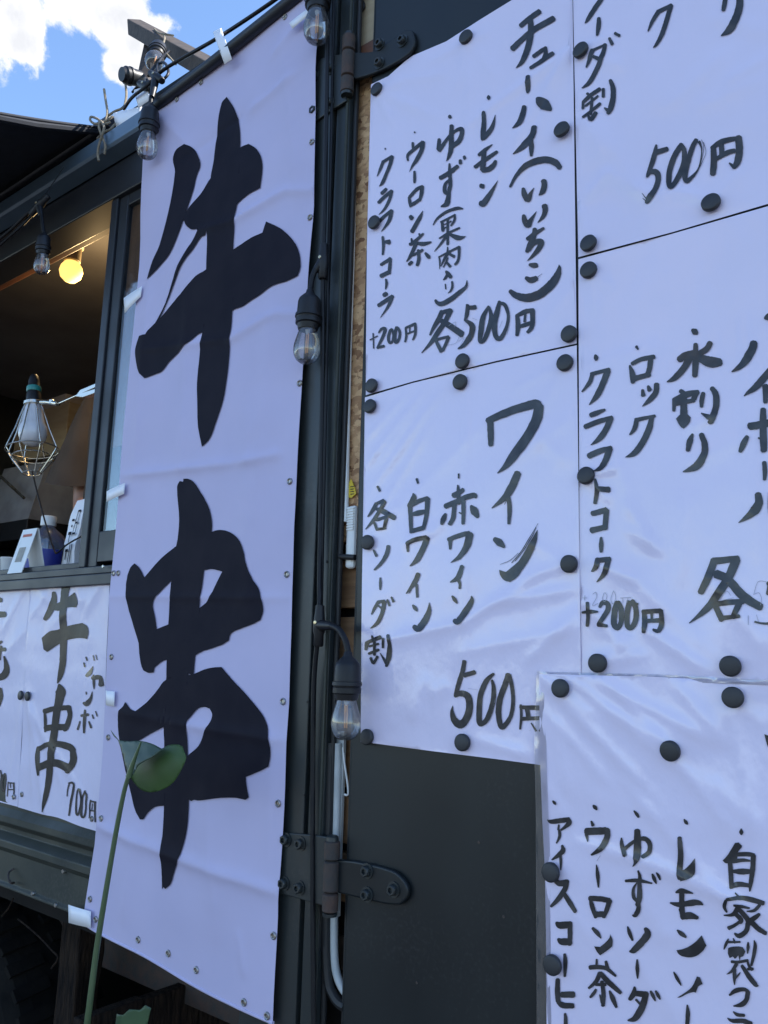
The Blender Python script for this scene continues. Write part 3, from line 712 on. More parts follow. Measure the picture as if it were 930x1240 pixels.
def tape(pts, y0):
    """a strip of tape, slightly buckled"""
    f = MB(); P = [at(q[0], q[1], y0) for q in pts]
    vs = []; n = 6
    for i in range(n + 1):
        t = i / n
        for j in range(3):
            s = j / 2
            q = P[0].lerp(P[1], t).lerp(P[3].lerp(P[2], t), s); q.y -= 0.0006 * math.sin(math.pi * t) + 0.0003 * math.sin(t * 5); vs.append(q)
    f.add(vs, [(i * 3 + j, i * 3 + j + 1, (i + 1) * 3 + j + 1, (i + 1) * 3 + j) for i in range(n) for j in range(2)])
    o = f.build('tape', M_tape, banner, smooth=True); m = o.modifiers.new('t', 'SOLIDIFY'); m.thickness = 0.0004
for q in ([(149.7, 361), (171.6, 346.5), (170.3, 359), (151, 379)], [(129, 595), (151, 584.6), (150, 598), (129, 607.7)], [(128, 836), (138.6, 837.4), (138, 855.5), (128, 854)],
          [(82.6, 1095.5), (109.7, 1103.7), (109.7, 1124), (83, 1117.4)], [(136.8, 137), (171.6, 129), (173, 147), (140.6, 155)], [(162, 109), (178, 104.5), (181.4, 121), (167.7, 131)],
          [(258, 39), (268, 34), (281, 72), (272, 78)], [(350, 28), (381, 4), (386, 9), (354, 35)]):
    tape(q, -0.042 if q[0][1] < 140 else -0.0285)

# ------------------------------------------------------------------ price sheets under the window
def mat_paper(name, col, coat):
    """white paper in a clear plastic sleeve: glossy coat over fine stretched wrinkles"""
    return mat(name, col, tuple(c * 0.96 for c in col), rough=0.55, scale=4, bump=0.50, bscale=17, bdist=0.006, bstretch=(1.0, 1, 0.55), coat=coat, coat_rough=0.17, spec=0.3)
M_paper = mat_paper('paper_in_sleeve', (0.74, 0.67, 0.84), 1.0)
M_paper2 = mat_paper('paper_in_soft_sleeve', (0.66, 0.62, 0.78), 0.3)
M_ink = mat('brush_ink', (0.018, 0.018, 0.021), (0.050, 0.049, 0.053), rough=0.5, scale=55, lo=0.4, hi=0.75, bump=0.50, bscale=17, bdist=0.006, bstretch=(1.0, 1, 0.55), coat=0.65, coat_rough=0.17, spec=0.2)
M_ink2 = mat('brush_ink_brown', (0.040, 0.034, 0.029), (0.024, 0.021, 0.02), rough=0.6, scale=22, bump=0.30, bscale=14, bdist=0.006, bstretch=(1.0, 1, 0.55), coat=0.22, coat_rough=0.2, spec=0.2)
M_pencil = mat('pencil_line', (0.33, 0.33, 0.38), rough=0.6)
M_mag = mat('black_magnet', (0.018, 0.019, 0.023), (0.028, 0.029, 0.033), rough=0.5, scale=50, bump=0.05, bscale=300, bdist=0.001)

def magnet(px, py, y, label, r=0.0125, t=0.006, group='round black magnets holding up the menus'):
    c = at(px, py, y); f = MB()
    f.lathe([(0.0, -t), (r * .80, -t), (r * .93, -t + .0006), (r, -t + 0.0018), (r, 0.0), (0.0, 0.0)], Vector((0, 0, 0)), (0, 1, 0), 28)
    o = f.build('magnet', M_mag, None, smooth=True); o.location = c
    o.rotation_euler = (random.uniform(-.09, .09), 0, random.uniform(-.09, .09)); o.location.y -= 0.0006
    tag(o, label, 'magnet', group)

Yc = (0, 690, 7.154); Zc = (0, 840, 7.154)
def sheet_thing(name, label, cat, ref, y, group):
    return thing(name, label, cat, at(ref[0], ref[1], y), group)
yS = -0.006
def wpt(px, py): q = at(px, py, yS); return (q.x, q.z)
tl = at(36.5, 700.5, yS); bl_ = at(21.5, 977.5, yS)
s2 = sheet_thing('price_sheet', 'price sheet with two bold brush characters and 700 yen, beside the tall banner', 'price sheet', (80, 850), yS, 'plastic covered price sheets under the window')
sh2 = Sheet(yS, [(35, 845, 55, 985, 0.004, 0.008), (35, 850, 80, 960, 0.003, 0.010), (36, 850, 40, 960, 0.003, 0.006), (40, 705, 60, 730, .002, .006), (126, 700, 105, 740, .003, .01), (90, 700, 100, 730, .002, .006),
                 (60, 900, 115, 985, .003, .010), (100, 860, 95, 985, .002, .008), (38, 745, 70, 700, .002, .008), (60, 760, 110, 720, .0015, .012)], amp=0.003, freq=6, seed=5.0)
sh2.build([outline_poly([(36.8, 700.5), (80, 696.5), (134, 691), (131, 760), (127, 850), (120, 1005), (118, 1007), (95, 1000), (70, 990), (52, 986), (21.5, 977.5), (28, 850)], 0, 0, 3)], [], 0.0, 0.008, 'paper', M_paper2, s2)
# the paper curls a little at its foot, the sleeve shows at the edges
sh2.write([(Yc, "470 195 30,470 270 54,430 370 54,390 430 34; P500 290,590 240,650 195,680 280,665 325,600 325,510 355,440 340,430 300; 578 65 34,575 130 74,560 230 66,550 400 62,555 560 60,550 700 58,545 820 54,525 920 44,500 985 6; P365 590,430 535,500 520,600 485,715 460,760 490,772 540,760 600,690 590,600 605,520 640,410 712,380 690"),
           (Zc, "515 -80 20,530 -20 86,515 60 70,490 180 60,470 350 60,450 550 60,435 680 56,410 880 40,378 1025 8; 388 135 14,395 230 26,395 330 16; 385 155 44,470 130 44,600 120 44; 595 110 44,605 190 40,575 290 44,555 320 24; 395 300 50,470 290 54,580 290 54;"
                "335 460 20,335 580 36,345 705 20; 335 480 40,420 440 44,500 435 54,600 460 60,640 500 50; 625 470 44,640 580 60,590 680 40; 345 640 60,420 605 60,500 600 66,590 640 70")], 0.0008, 'brush_character', M_ink2, s2)
sh2.write([(Yc, "748 755 12,758 785 14; 730 805 12,738 840 16; 752 920 24,785 890 36,812 835 4; 812 740 10,822 785 12; 835 735 8,848 780 8; 805 940 30,850 930 40,885 930 24; 880 935 30,882 1000 50; 815 910 14,820 980 22,820 1035 4; 750 1055 10,752 1080 10"),
           (Zc, "725 80 20,755 85 46,790 40 26,805 -20 4; 710 190 24,770 180 24; 740 140 14,738 230 26,732 340 14; 700 240 18,675 310 20; 775 240 14,795 295 20; 802 180 10,815 215 14; 830 150 10,845 195 12")], 0.0008, 'side_lettering', M_ink, s2)
sh2.write([(Zc, "588 890 8,592 830 10,605 785 14; 600 775 14,640 770 20,655 790 18; 655 790 22,620 920 18,598 1055 14; 700 820 12,670 900 16,660 1020 18,675 1050 18,695 1000 16,712 900 16,705 825 14; 745 840 14,718 930 16,705 1050 20,730 1065 18,748 990 16,758 890 16,742 845 10;"
                "790 920 12,785 1000 12,775 1080 10; 790 930 16,835 940 16; 828 935 16,828 1110 14; 808 950 8,805 1005 8; 785 1010 12,830 1015 12")], 0.0008, 'price', M_ink, s2)
for q in ((41, 703.5), (81.5, 700.6), (126.5, 699), (111, 991.5), (26, 962)): eyelet(*q, yS - 0.001, s2, 0.0060, sh2)
s1 = sheet_thing('price_sheet', 'price sheet cut off by the photo edge, its right part and 00 yen showing', 'price sheet', (0, 850), yS, 'plastic covered price sheets under the window')
sh1 = Sheet(yS + 0.002, [(33, 705, 5, 760, .003, .010), (33, 760, 0, 800, .002, .012), (30, 845, 10, 960, .003, .008), (26, 850, 24, 970, .002, .005)], amp=0.003, freq=6, seed=8.0)
xa = tl.x - 0.34
sh1.build([[wpt(35.8, 701), wpt(21, 977), (xa + .02, bl_.z - 0.0), (xa, tl.z)]], [], 0.0, 0.008, 'paper', M_paper2, s1, px=False)
sh1.write([(Yc, "-40 245 40,12 265 40; -60 390 56,48 385 50; -10 640 30,20 620 20; -10 690 30,55 690 34; 15 660 20,5 780 20; 45 750 14,62 850 50,40 910 60,-20 940 50; 0 1030 36,14 1100 30,0 1180 16; -60 300 40,-70 700 36; -120 760 40,-40 720 40")], 0.0008, 'brush_character', M_ink2, s1)
sh1.write([(Zc, "10 660 10,15 720 16,5 800 14; 45 690 14,22 760 14,25 840 16,45 820 14,55 740 14,48 690 10; 80 760 10,75 830 10,68 890 8; 80 770 12,130 775 12; 125 770 14,128 850 12,120 905 14; 100 775 8,100 815 6; 78 830 10,125 830 10")], 0.0008, 'price', M_ink, s1)
for q in ((33.5, 708.5), (17, 965)): eyelet(*q, yS - 0.001, s1, 0.0060, sh1)
magnet(26, 842, yS - .004, 'small black magnet on the price sheet cut off by the photo edge', 0.011, 0.005, 'pair of black magnets between the price sheets')
magnet(34.5, 843, yS - .004, 'small black magnet on the 700 yen price sheet, at its left edge', 0.011, 0.005, 'pair of black magnets between the price sheets')
# ------------------------------------------------------------------ menus on the door
yM = -0.003
GM = 'handwritten drink menus in plastic sleeves on the door'
cA = (600, 0, 6.2); cB = (600, 180, 6.2); cC = (510, 100, 6.89); cD = (510, 240, 8.857); cE = (440, 160, 6.89); cF = (440, 250, 6.883); cG = (440, 350, 4.227)
cH = (570, 470, 4.96); cI = (435, 570, 6.2); cJ = (435, 690, 6.2); cK = (535, 790, 7.154); cL = (690, 0, 7.75); cM = (770, 0, 5.8125); cN = (770, 150, 6.643)
cO = (695, 420, 7.75); cP = (800, 380, 5.905); cQ = (695, 560, 5.391); cR = (820, 560, 5.636); ca = (890, 370, 4.428)
cS = (650, 960, 8.857); cT = (650, 1090, 7.75); cU = (740, 970, 7.154); cV = (740, 1100, 7.154); cW = (860, 990, 8.857); cX = (860, 1110, 9.54)
def menu(label, ref, y): return thing('menu_sheet', label, 'menu', at(ref[0], ref[1], y), GM)
def tension(x0, y0, dirs, h=0.0016, w=0.006):
    return [(x0, y0, x0 + dx, y0 + dy, h * random.uniform(.6, 1.3), w * random.uniform(.7, 1.4)) for dx, dy in dirs]

# --- first column, upper
m1 = menu('menu with a bracketed name under its long heading, beside the upper hinge', (570, 250), yM)
q = at(693.5, 0, yM); zt = q.z + 0.03
k1 = Sheet(yM, tension(565, 48, [(-12, 60), (4, 70), (40, 50)]) + tension(690, 60, [(-95, 170), (-60, 150), (-75, 120), (-120, 90)], .0022, .005) + tension(455, 110, [(30, -8), (20, 40), (70, 30)])
           + [(465, 285, 530, 400, .0018, .006), (568, 110, 566, 460, .0022, .003), (470, 330, 560, 450, .0012, .010), (640, 420, 700, 340, .0015, .010), (500, 450, 640, 410, .0015, .008), (540, 15, 640, -10, .002, .01),
              (470, 100, 540, 90, .0014, .006), (520, 75, 590, 40, .0014, .006)], amp=0.0022, freq=5, seed=11)
k1.cr = [(a, b, h * 1.35, w) for a, b, h, w in k1.cr]
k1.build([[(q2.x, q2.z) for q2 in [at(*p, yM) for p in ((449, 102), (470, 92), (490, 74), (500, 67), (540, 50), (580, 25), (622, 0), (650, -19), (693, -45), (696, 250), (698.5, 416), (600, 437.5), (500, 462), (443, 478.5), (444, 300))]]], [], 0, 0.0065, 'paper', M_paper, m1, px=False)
k1.write([(cA, "190 198 34,240 155 36,300 110 38,335 88 40; 128 370 44,200 300 40,290 225 42,440 140 44; 262 140 40,268 200 44,262 290 46,235 390 44,200 465 34,155 512 4; 285 425 28,340 385 30,378 362 26; 375 355 26,378 400 34,365 440 34; 262 512 26,330 470 32,390 428 36,435 402 34;"
               "248 575 36,247 640 38,245 680 32,238 702 8; 218 800 34,208 860 44,185 920 44,130 965 6; 312 740 22,345 770 76,385 800 76,418 825 30; 295 955 46,280 1020 50,220 1090 50,135 1160 6; 272 1040 34,275 1110 36,272 1175 18"),
          (cB, "112 290 18,160 205 28,230 135 40,310 95 50,390 85 50,450 105 50,485 145 38; 210 300 24,220 345 44,240 385 44; 240 390 40,255 365 38,270 330 22,292 295 3; 362 240 42,368 275 42,355 320 40,325 350 6; 212 500 26,222 545 46,245 570 50,262 540 34,308 470 3; 368 425 46,372 465 40,355 510 30,315 555 4;"
               "238 680 30,290 640 32,362 595 20; 295 600 32,285 660 40,255 730 40,235 775 26; 245 760 40,285 710 36,325 695 44,345 705 40,325 750 40,280 805 24,238 845 3; 255 872 22,285 876 38,312 876 34; 230 970 28,265 988 44,310 972 38; 310 970 4,350 938 2;"
               "112 1070 30,160 1105 50,240 1122 62,330 1095 66,410 1030 66,460 960 56,478 900 30,476 870 3")], 0.0007, 'heading', M_ink, m1)
k1.write([(cC, "565 112 14,567 130 34,568 146 14; 532 255 28,530 330 38,522 420 44,516 480 30; 520 470 40,560 430 40,600 370 34,625 275 4; 485 610 28,540 565 30,600 520 6; 452 710 30,530 655 34,638 580 26; 530 580 36,525 660 44,515 735 40; 515 735 44,570 725 44,610 690 40,625 655 24; 498 862 36,525 870 38; 495 1003 40,520 1012 52,560 960 44,600 900 26,645 822 3")], 0.0007, 'menu_line', M_ink, m1)
k1.write([(cC, "235 290 30,248 285 34; 155 475 26,152 560 42; 152 570 40,190 520 30,240 450 24,300 400 26,340 395 40,345 430 38,320 490 40,265 535 34; 258 360 34,256 450 40,255 550 42,235 620 28,214 660 4; 160 800 34,230 760 36,310 700 32; 240 680 16,242 760 30,246 860 32,232 930 26; 238 810 14,205 850 28,200 910 34,225 930 30; 240 870 26,228 970 40,215 1015 44,170 1038 12; 330 650 26,332 680 28; 362 620 26,372 640 28"),
          (cD, "135 295 10,170 235 22,230 180 28,310 135 32,400 110 34,455 118 12; 232 260 30,240 355 34; 215 262 20,290 225 22,370 180 20; 365 178 24,362 240 26,325 300 20; 292 220 26,290 350 28,290 500 30; 240 290 10,285 275 12,330 250 16; 245 330 14,300 305 14; 200 435 18,300 375 24,418 322 22; 280 400 28,225 480 26,145 575 6; 300 380 24,350 410 44,410 430 52,490 415 4;"
               "195 630 16,205 690 20,200 765 4; 190 635 16,300 580 22,415 525 26; 412 525 34,410 620 30,395 680 30,365 715 24; 288 525 14,285 600 26,255 650 28,215 735 8; 290 590 28,360 630 34; 290 640 18,270 690 20,240 745 10; 270 680 20,315 735 34;"
               "268 785 22,290 810 44,325 850 40; 285 820 30,262 860 26,238 880 8; 262 920 14,268 980 14; 335 895 22,338 950 26,320 995 20,290 1022 4; 155 1095 26,185 1130 44,240 1130 52,330 1080 52,420 1010 46,490 955 34,508 890 6")], 0.0007, 'menu_line', M_ink, m1)
k1.write([(cE, "428 0 14,434 8 14; 415 90 20,418 135 22; 375 240 16,374 195 24,420 150 28,500 85 30; 500 85 40,490 150 36,450 230 34,415 280 20,388 332 3; 430 330 20,432 380 26,430 425 18; 385 545 20,392 585 28,398 625 20; 390 545 26,450 480 28,500 455 26; 495 455 32,488 520 32,475 575 24; 395 615 28,440 590 28,480 560 26; 395 705 34,412 725 36; 408 835 34,440 780 36,480 710 30,502 660 4;"
               "390 940 26,420 925 30,505 850 18; 405 890 16,412 930 24; 470 850 16,480 885 16; 440 940 30,400 1030 28,365 1085 8; 440 925 22,500 935 34,570 920 14; 415 1030 20,500 985 24; 462 985 24,466 1060 30,452 1115 26; 385 1108 26,410 1085 28; 520 1010 20,545 1040 34,558 1055 14")], 0.0007, 'menu_line', M_ink, m1)
k1.write([(cE, "186 135 10,188 148 12; 170 250 24,245 205 24; 172 245 26,145 310 22,118 372 6; 243 205 34,228 270 30,195 350 26,165 420 28,135 455 4; 155 515 30,195 475 26; 128 590 28,180 540 28,240 490 26; 240 490 26,222 560 26,180 640 20,130 690 4; 135 745 30,180 700 26,240 655 28; 238 655 32,220 730 30,185 790 18,150 835 3; 165 875 22,172 940 28,165 1025 16; 185 920 24,225 922 46; 150 1110 24,235 1058 30; 232 1062 28,222 1185 28; 150 1205 34,225 1170 34"),
          (cF, "195 610 16,200 650 24,190 695 8; 175 745 34,200 728 36; 130 830 30,190 790 32,250 750 30; 248 750 34,215 830 24,145 930 4")], 0.0007, 'menu_line', M_ink, m1)
k1.write([(cG, "35 262 6,75 240 6; 52 228 7,55 305 7; 80 225 8,95 205 14,112 205 18,105 235 16,75 300 12; 72 302 12,108 292 14; 140 210 14,130 245 16,135 275 14,150 268 12,156 235 14,148 208 12,138 212 10; 172 195 14,163 235 18,168 275 16,185 255 14,188 220 14,175 196 12; 218 200 10,222 240 12,216 272 10; 218 200 12,270 178 14; 268 178 14,268 230 14,255 262 8; 240 195 7,240 225 8; 222 232 8,265 215 8;"
               "405 115 24,385 165 24,345 238 10; 400 122 20,450 110 24; 448 108 30,425 160 24,370 250 24,300 328 4; 385 155 16,430 180 30,510 235 34; 375 265 16,390 295 20,405 322 22; 380 262 14,440 245 14; 440 248 18,425 290 16,412 318 16; 540 85 16,535 130 22,525 165 14; 535 100 20,578 95 24; 530 165 14,560 190 28,555 240 26,525 285 26,490 308 8;"
               "645 90 12,615 150 26,605 220 28,600 270 18,620 265 20,640 220 24,658 150 24,648 95 12; 700 65 16,690 110 26,675 180 28,680 240 26,705 255 24,735 200 18,745 140 16,728 85 20,698 72 14; 790 140 20,795 190 26,790 240 18; 785 140 16,830 118 24,875 108 18; 868 112 26,868 190 24,845 225 18; 832 125 12,828 170 14; 800 195 18,865 175 22")], 0.0007, 'price', M_ink, m1)
k1.write([(cG, "440 190 1.6,475 170 1.6,470 200 1.6; 490 270 1.6,520 250 1.6,500 290 1.6; 700 200 1.6,715 165 1.6; 740 235 1.6,750 180 1.6; 430 290 1.6,475 280 1.6,495 245 1.6; 560 150 1.6,585 160 1.6")], 0.0007, 'pencil_mark', M_pencil, m1)

# --- first column, lower
m2 = menu('menu with three large brush letters at right and 500 yen, below the bracketed menu', (570, 690), yM - .001)
k2 = Sheet(yM - .0015, [(447, 560, 510, 478, .0026, .005), (452, 590, 530, 480, .0022, .006), (446, 530, 490, 480, .002, .005), (455, 625, 520, 520, .002, .006), (460, 560, 500, 500, .0018, .004), (480, 620, 600, 500, .0015, .012),
                        (470, 775, 560, 755, .0022, .006), (560, 755, 640, 705, .0022, .006), (600, 730, 690, 715, .0018, .006), (560, 790, 700, 760, .0015, .008), (640, 800, 700, 740, .002, .008), (520, 840, 545, 830, .0012, .010),
                        (566, 470, 562, 880, .0014, .003), (575, 895, 640, 915, .0018, .006), (490, 660, 520, 640, .0015, .008), (520, 650, 540, 630, .0014, .006), (640, 520, 690, 560, .0014, .012), (460, 640, 480, 610, .0012, .005),
                        (500, 870, 515, 820, .0014, .010), (620, 560, 700, 500, .0014, .010)] + tension(685, 440, [(-60, 30), (-30, 60)]) + tension(688, 683, [(-50, -30), (-60, 20)]), amp=0.0024, freq=5, seed=14)
k2.cr = [(a, b, h * 1.35, w) for a, b, h, w in k2.cr]
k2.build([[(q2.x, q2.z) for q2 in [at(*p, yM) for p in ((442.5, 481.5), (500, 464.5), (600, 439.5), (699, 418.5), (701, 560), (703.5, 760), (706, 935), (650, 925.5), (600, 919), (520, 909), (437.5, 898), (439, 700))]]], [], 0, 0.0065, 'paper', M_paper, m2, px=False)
k2.write([(cH, "120 185 36,124 270 38,124 345 30; 105 200 38,200 155 46,300 120 50,385 98 54,420 105 44; 415 105 60,400 190 62,350 290 62,270 400 58,215 470 34,165 513 4; 110 182 3,250 120 3,395 70 3; 288 510 42,262 570 46,215 650 40,130 722 6; 228 645 22,235 720 28,230 815 18; 235 640 4,205 700 3; 145 905 26,175 928 44,205 955 18;"
               "P175 1092,215 1105,290 1040,345 950,385 880,402 850,402 905,392 950,360 1020,310 1100,280 1140,240 1165,205 1155,182 1125; 250 1050 5,300 990 5,350 910 5,405 812 2; 180 1060 2,240 1035 3,290 990 3; 270 1040 4,320 975 5,372 890 5,395 830 2; 320 960 4,365 885 4,385 845 2")], 0.0007, 'heading', M_ink, m2)
k2.write([(cI, "752 25 14,752 58 14; 710 190 40,790 145 34; 745 110 12,750 160 30,752 250 30; 650 270 38,720 240 40,800 205 40,870 185 38,880 205 20; 720 250 34,712 350 34,685 405 30; 790 230 36,790 320 34,788 400 30; 755 315 10,785 330 12; 655 325 20,640 365 40,630 405 20; 845 265 20,870 305 60,895 350 26; 690 515 34,690 590 18; 675 520 34,750 490 36,835 472 40; 838 475 54,820 560 50,770 640 40,695 692 4"),
          (cJ, "785 -25 36,750 60 40,690 95 8; 755 80 24,765 110 22,762 142 18; 705 198 14,725 225 30,742 252 12; 720 380 30,755 385 54,810 310 48,850 235 36,850 195 3; 858 230 8,842 200 2")], 0.0007, 'menu_line', M_ink, m2)
k2.write([(cI, "432 60 20,444 95 18; 410 170 8,415 205 40,378 270 32; 385 270 34,390 360 32,398 465 30; 385 265 34,450 230 32,520 205 30; 518 210 40,512 320 34,492 440 30; 395 330 22,450 318 40,505 305 28; 395 455 34,495 430 36; 372 540 28,372 608 18; 365 550 30,430 520 34,515 502 34; 518 505 46,490 580 44,440 670 40,385 718 6"),
          (cJ, "450 30 34,420 95 36,355 180 8; 435 110 22,440 205 20; 405 265 14,425 290 30,440 310 12; 415 425 30,455 440 54,500 380 50,530 310 36,532 245 3; 375 178 6,395 150 6")], 0.0007, 'menu_line', M_ink, m2)
k2.write([(cI, "138 118 18,155 152 20; 125 250 24,190 225 30; 130 245 30,100 300 28,65 345 10; 195 230 34,165 290 26,110 370 26,48 440 6; 125 285 20,180 305 40,270 355 40; 115 390 20,135 445 22; 130 370 24,215 345 24; 210 360 28,190 430 22; 130 440 22,200 432 18; 108 595 14,130 640 24; 220 565 30,210 620 34,170 690 28,115 745 14"),
          (cJ, "162 60 14,164 105 22,162 150 12; 145 240 20,195 238 30; 150 240 26,120 290 22,98 335 10; 195 240 34,175 330 30,140 400 28,90 440 8; 150 270 14,185 300 16; 215 225 16,232 270 18; 245 205 14,262 240 20; 65 545 34,55 600 22; 65 545 24,165 505 32; 100 495 14,110 530 24; 80 575 16,150 555 18; 75 630 20,150 600 22; 118 540 22,118 640 22; 90 660 20,110 700 22,140 650 22; 185 515 20,182 585 20; 220 490 26,232 560 30,225 650 40,205 725 20; 160 625 6,205 700 26")], 0.0007, 'menu_line', M_ink, m2)
k2.write([(cK, "205 75 36,185 170 44,150 270 44,120 370 30; 200 200 40,290 170 40; 115 380 30,160 355 52,225 375 56,245 460 60,225 560 60,170 625 70,115 590 60,92 520 34,98 460 3; 455 185 24,390 250 46,340 370 48,328 500 48,330 600 50,350 620 40,400 570 46,445 440 44,455 320 38,440 240 20; 580 190 46,560 260 50,510 400 50,495 520 50,510 630 46,540 640 44,600 550 36,620 420 34,610 290 34,590 195 30;"
               "685 455 22,690 560 24,680 665 18; 680 475 30,840 480 44,900 482 40; 740 490 40,755 580 40; 690 575 34,830 570 34,890 568 34; 895 470 40,890 640 40,850 680 22; 775 610 10,820 680 20")], 0.0007, 'price', M_ink, m2)
k2.write([(cK, "230 312 2,320 325 2; 470 400 2,430 560 2,400 600 2; 760 680 2,775 670 2")], 0.0007, 'pencil_mark', M_pencil, m2)

# --- second column, upper
m3 = menu('menu running out of the top of the photo, with 500 yen above the gap', (815, 120), yM)
x1 = at(699.5, 300, yM).x; wS = at(699, 420, yM).x - at(440, 475, yM).x + 0.004
zA = at(815, 278.5, yM).z
k3 = Sheet(yM, [(710, 240, 740, 205, .0024, .006), (720, 150, 780, 240, .0022, .010), (705, 140, 730, 190, .002, .006), (810, 130, 880, 60, .0016, .012), (880, 100, 930, 70, .0018, .008), (845, 130, 930, 95, .0014, .010), (700, 250, 718, 300, .002, .004), (760, 230, 850, 240, .0014, .008), (770, 60, 800, 130, .0012, .012),
                (735, 210, 800, 245, .002, .006), (860, 20, 930, 40, .0014, .01)] + tension(861, 246, [(-50, -20), (40, -40)]) + tension(704, 62, [(50, 20), (40, -20)]), amp=0.0022, freq=5, seed=17)
k3.cr = [(a, b, h * 1.35, w) for a, b, h, w in k3.cr]
ax0, az0 = at(696.5, 0, yM).x, 0
lt = at(700.5, 313, yM); lm = at(694.5, 0, yM)
k3.build([[(lt.x, lt.z + .002), (lm.x - .002, lm.z + 0.09), (lm.x + wS, lm.z + 0.09), (lt.x + wS, lt.z + .004), at(930, 247, yM).xz, at(815, 281, yM).xz]], [], 0, 0.0065, 'paper', M_paper, m3, px=False)
k3.write([(cL, "330 -70 44,295 0 44,240 80 44,180 175 38,145 225 6; 277 175 34,275 250 46,262 340 24; 210 490 24,345 425 20; 225 480 44,195 560 40,160 640 16; 340 425 34,315 530 44,260 660 44,190 780 40,118 835 8; 230 545 30,285 570 36; 380 370 28,405 425 34; 430 322 30,475 345 28;"
               "165 890 24,180 882 20; 130 960 24,128 1025 28; 130 965 30,200 900 36,290 840 34; 150 1000 22,270 905 20; 130 1110 26,290 975 30; 215 920 26,200 1080 30; 180 1090 22,205 1130 40,250 1060 38; 320 840 30,318 915 30; 385 760 34,410 830 48,410 920 50,390 1010 54,360 1070 34; 325 1015 12,360 1040 40")], 0.0007, 'menu_line', M_ink, m3)
k3.write([(cM, "155 90 30,255 40 26; 160 90 30,120 155 26,90 225 10; 250 40 34,225 130 34,190 240 32,150 315 22,125 342 4")], 0.0007, 'menu_line', M_ink, m3)
k3.write([(cM, "640 -60 30,635 -20 32,625 40 34,618 80 26; 735 -60 48,735 -20 48,730 60 52,700 150 54,660 215 50,600 255 6")], 0.0007, 'menu_line', M_ink, m3)
k3.write([(cN, "165 170 18,150 250 40,105 390 34,90 430 16; 160 230 44,255 200 36; 105 385 34,165 390 50,180 450 44,155 540 44,110 610 44,85 640 24; 60 570 4,90 610 10; 60 605 4,90 630 10; 370 165 40,310 260 46,270 380 46,268 480 44,290 510 40,340 430 44,385 320 44,390 220 40,372 170 24; 490 130 36,460 180 40,420 300 44,395 420 44,410 460 40,440 440 30,500 370 14,525 280 10,530 200 12,510 145 26;"
               "545 150 5,565 230 3,530 320 4,470 430 4; 530 130 4,548 200 4,520 330 4; 625 195 44,630 300 54,620 410 46; 610 200 30,700 145 44,850 115 28; 828 110 54,835 220 60,820 310 54,790 360 30; 795 355 34,755 320 14; 690 170 40,695 250 46; 640 290 30,740 235 40,800 220 34")], 0.0007, 'price', M_ink, m3)

# --- second column, middle
m4 = menu('menu in the middle of the right column with pencilled plus 200 yen', (815, 560), yM)
k4 = Sheet(yM, [(905, 480, 912, 660, .0022, .003), (900, 380, 906, 480, .0016, .003), (760, 610, 790, 660, .0024, .006), (740, 545, 765, 610, .0014, .008), (830, 560, 900, 530, .0014, .012), (700, 720, 760, 790, .0018, .008), (780, 760, 860, 815, .0024, .007), (830, 600, 825, 700, .0016, .010), (760, 640, 800, 670, .0016, .005),
                (720, 680, 770, 705, .0015, .006), (860, 700, 930, 790, .0018, .010), (835, 520, 865, 500, .0014, .006), (720, 440, 800, 420, .0012, .012), (745, 680, 860, 790, .0014, .01)] + tension(713, 327, [(30, 25), (8, 50)]) + tension(724, 803, [(40, -30), (60, -10)]) + tension(710, 576, [(30, 30), (40, -10)]), amp=0.0022, freq=5, seed=21)
k4.cr = [(a, b, h * 1.35, w) for a, b, h, w in k4.cr]
lb = at(702.5, 818, yM)
k4.build([[(lt.x, lt.z - .0015), at(815, 283, yM).xz, at(930, 250, yM).xz, (lt.x + wS, lt.z - .001), (lb.x + wS, lb.z - 0.003), (lb.x, lb.z)]], [], 0, 0.0065, 'paper', M_paper, m4, px=False)
k4.write([(cO, "205 80 24,213 105 46,215 130 24; 165 260 36,340 215 34; 180 255 38,150 340 40,80 425 14; 325 225 60,280 340 58,220 460 54,145 548 6; 160 645 46,220 622 46,295 592 24; 108 755 46,230 705 48,365 665 36; 350 670 60,310 770 56,250 860 54,165 925 6; 145 1030 56,240 985 54,360 950 40; 345 960 64,310 1060 60,260 1140 50,195 1170 8"),
          (cQ, "145 110 12,155 180 30,140 268 24; 165 175 34,235 180 40; 120 335 34,215 310 36; 215 310 36,205 435 36; 115 445 40,215 420 34; 180 490 16,180 540 30,180 585 20; 155 640 34,240 632 34; 160 630 36,148 680 36,118 712 12; 228 640 36,205 720 36,150 782 6")], 0.0007, 'menu_line', M_ink, m4)
k4.write([(cO, "590 0 30,610 30 16; 530 180 20,555 260 56,558 340 40; 550 165 36,640 120 40,760 95 40; 725 105 50,715 200 50,690 280 46; 555 305 60,630 285 46,715 260 46; 648 405 24,655 460 46; 700 370 26,715 410 46; 780 350 50,770 430 52,715 500 48,645 562 6; 585 690 40,765 650 28; 595 680 44,575 770 44,530 828 16; 735 660 44,710 770 58,650 900 60,575 1000 54,490 1040 6")], 0.0007, 'menu_line', M_ink, m4)
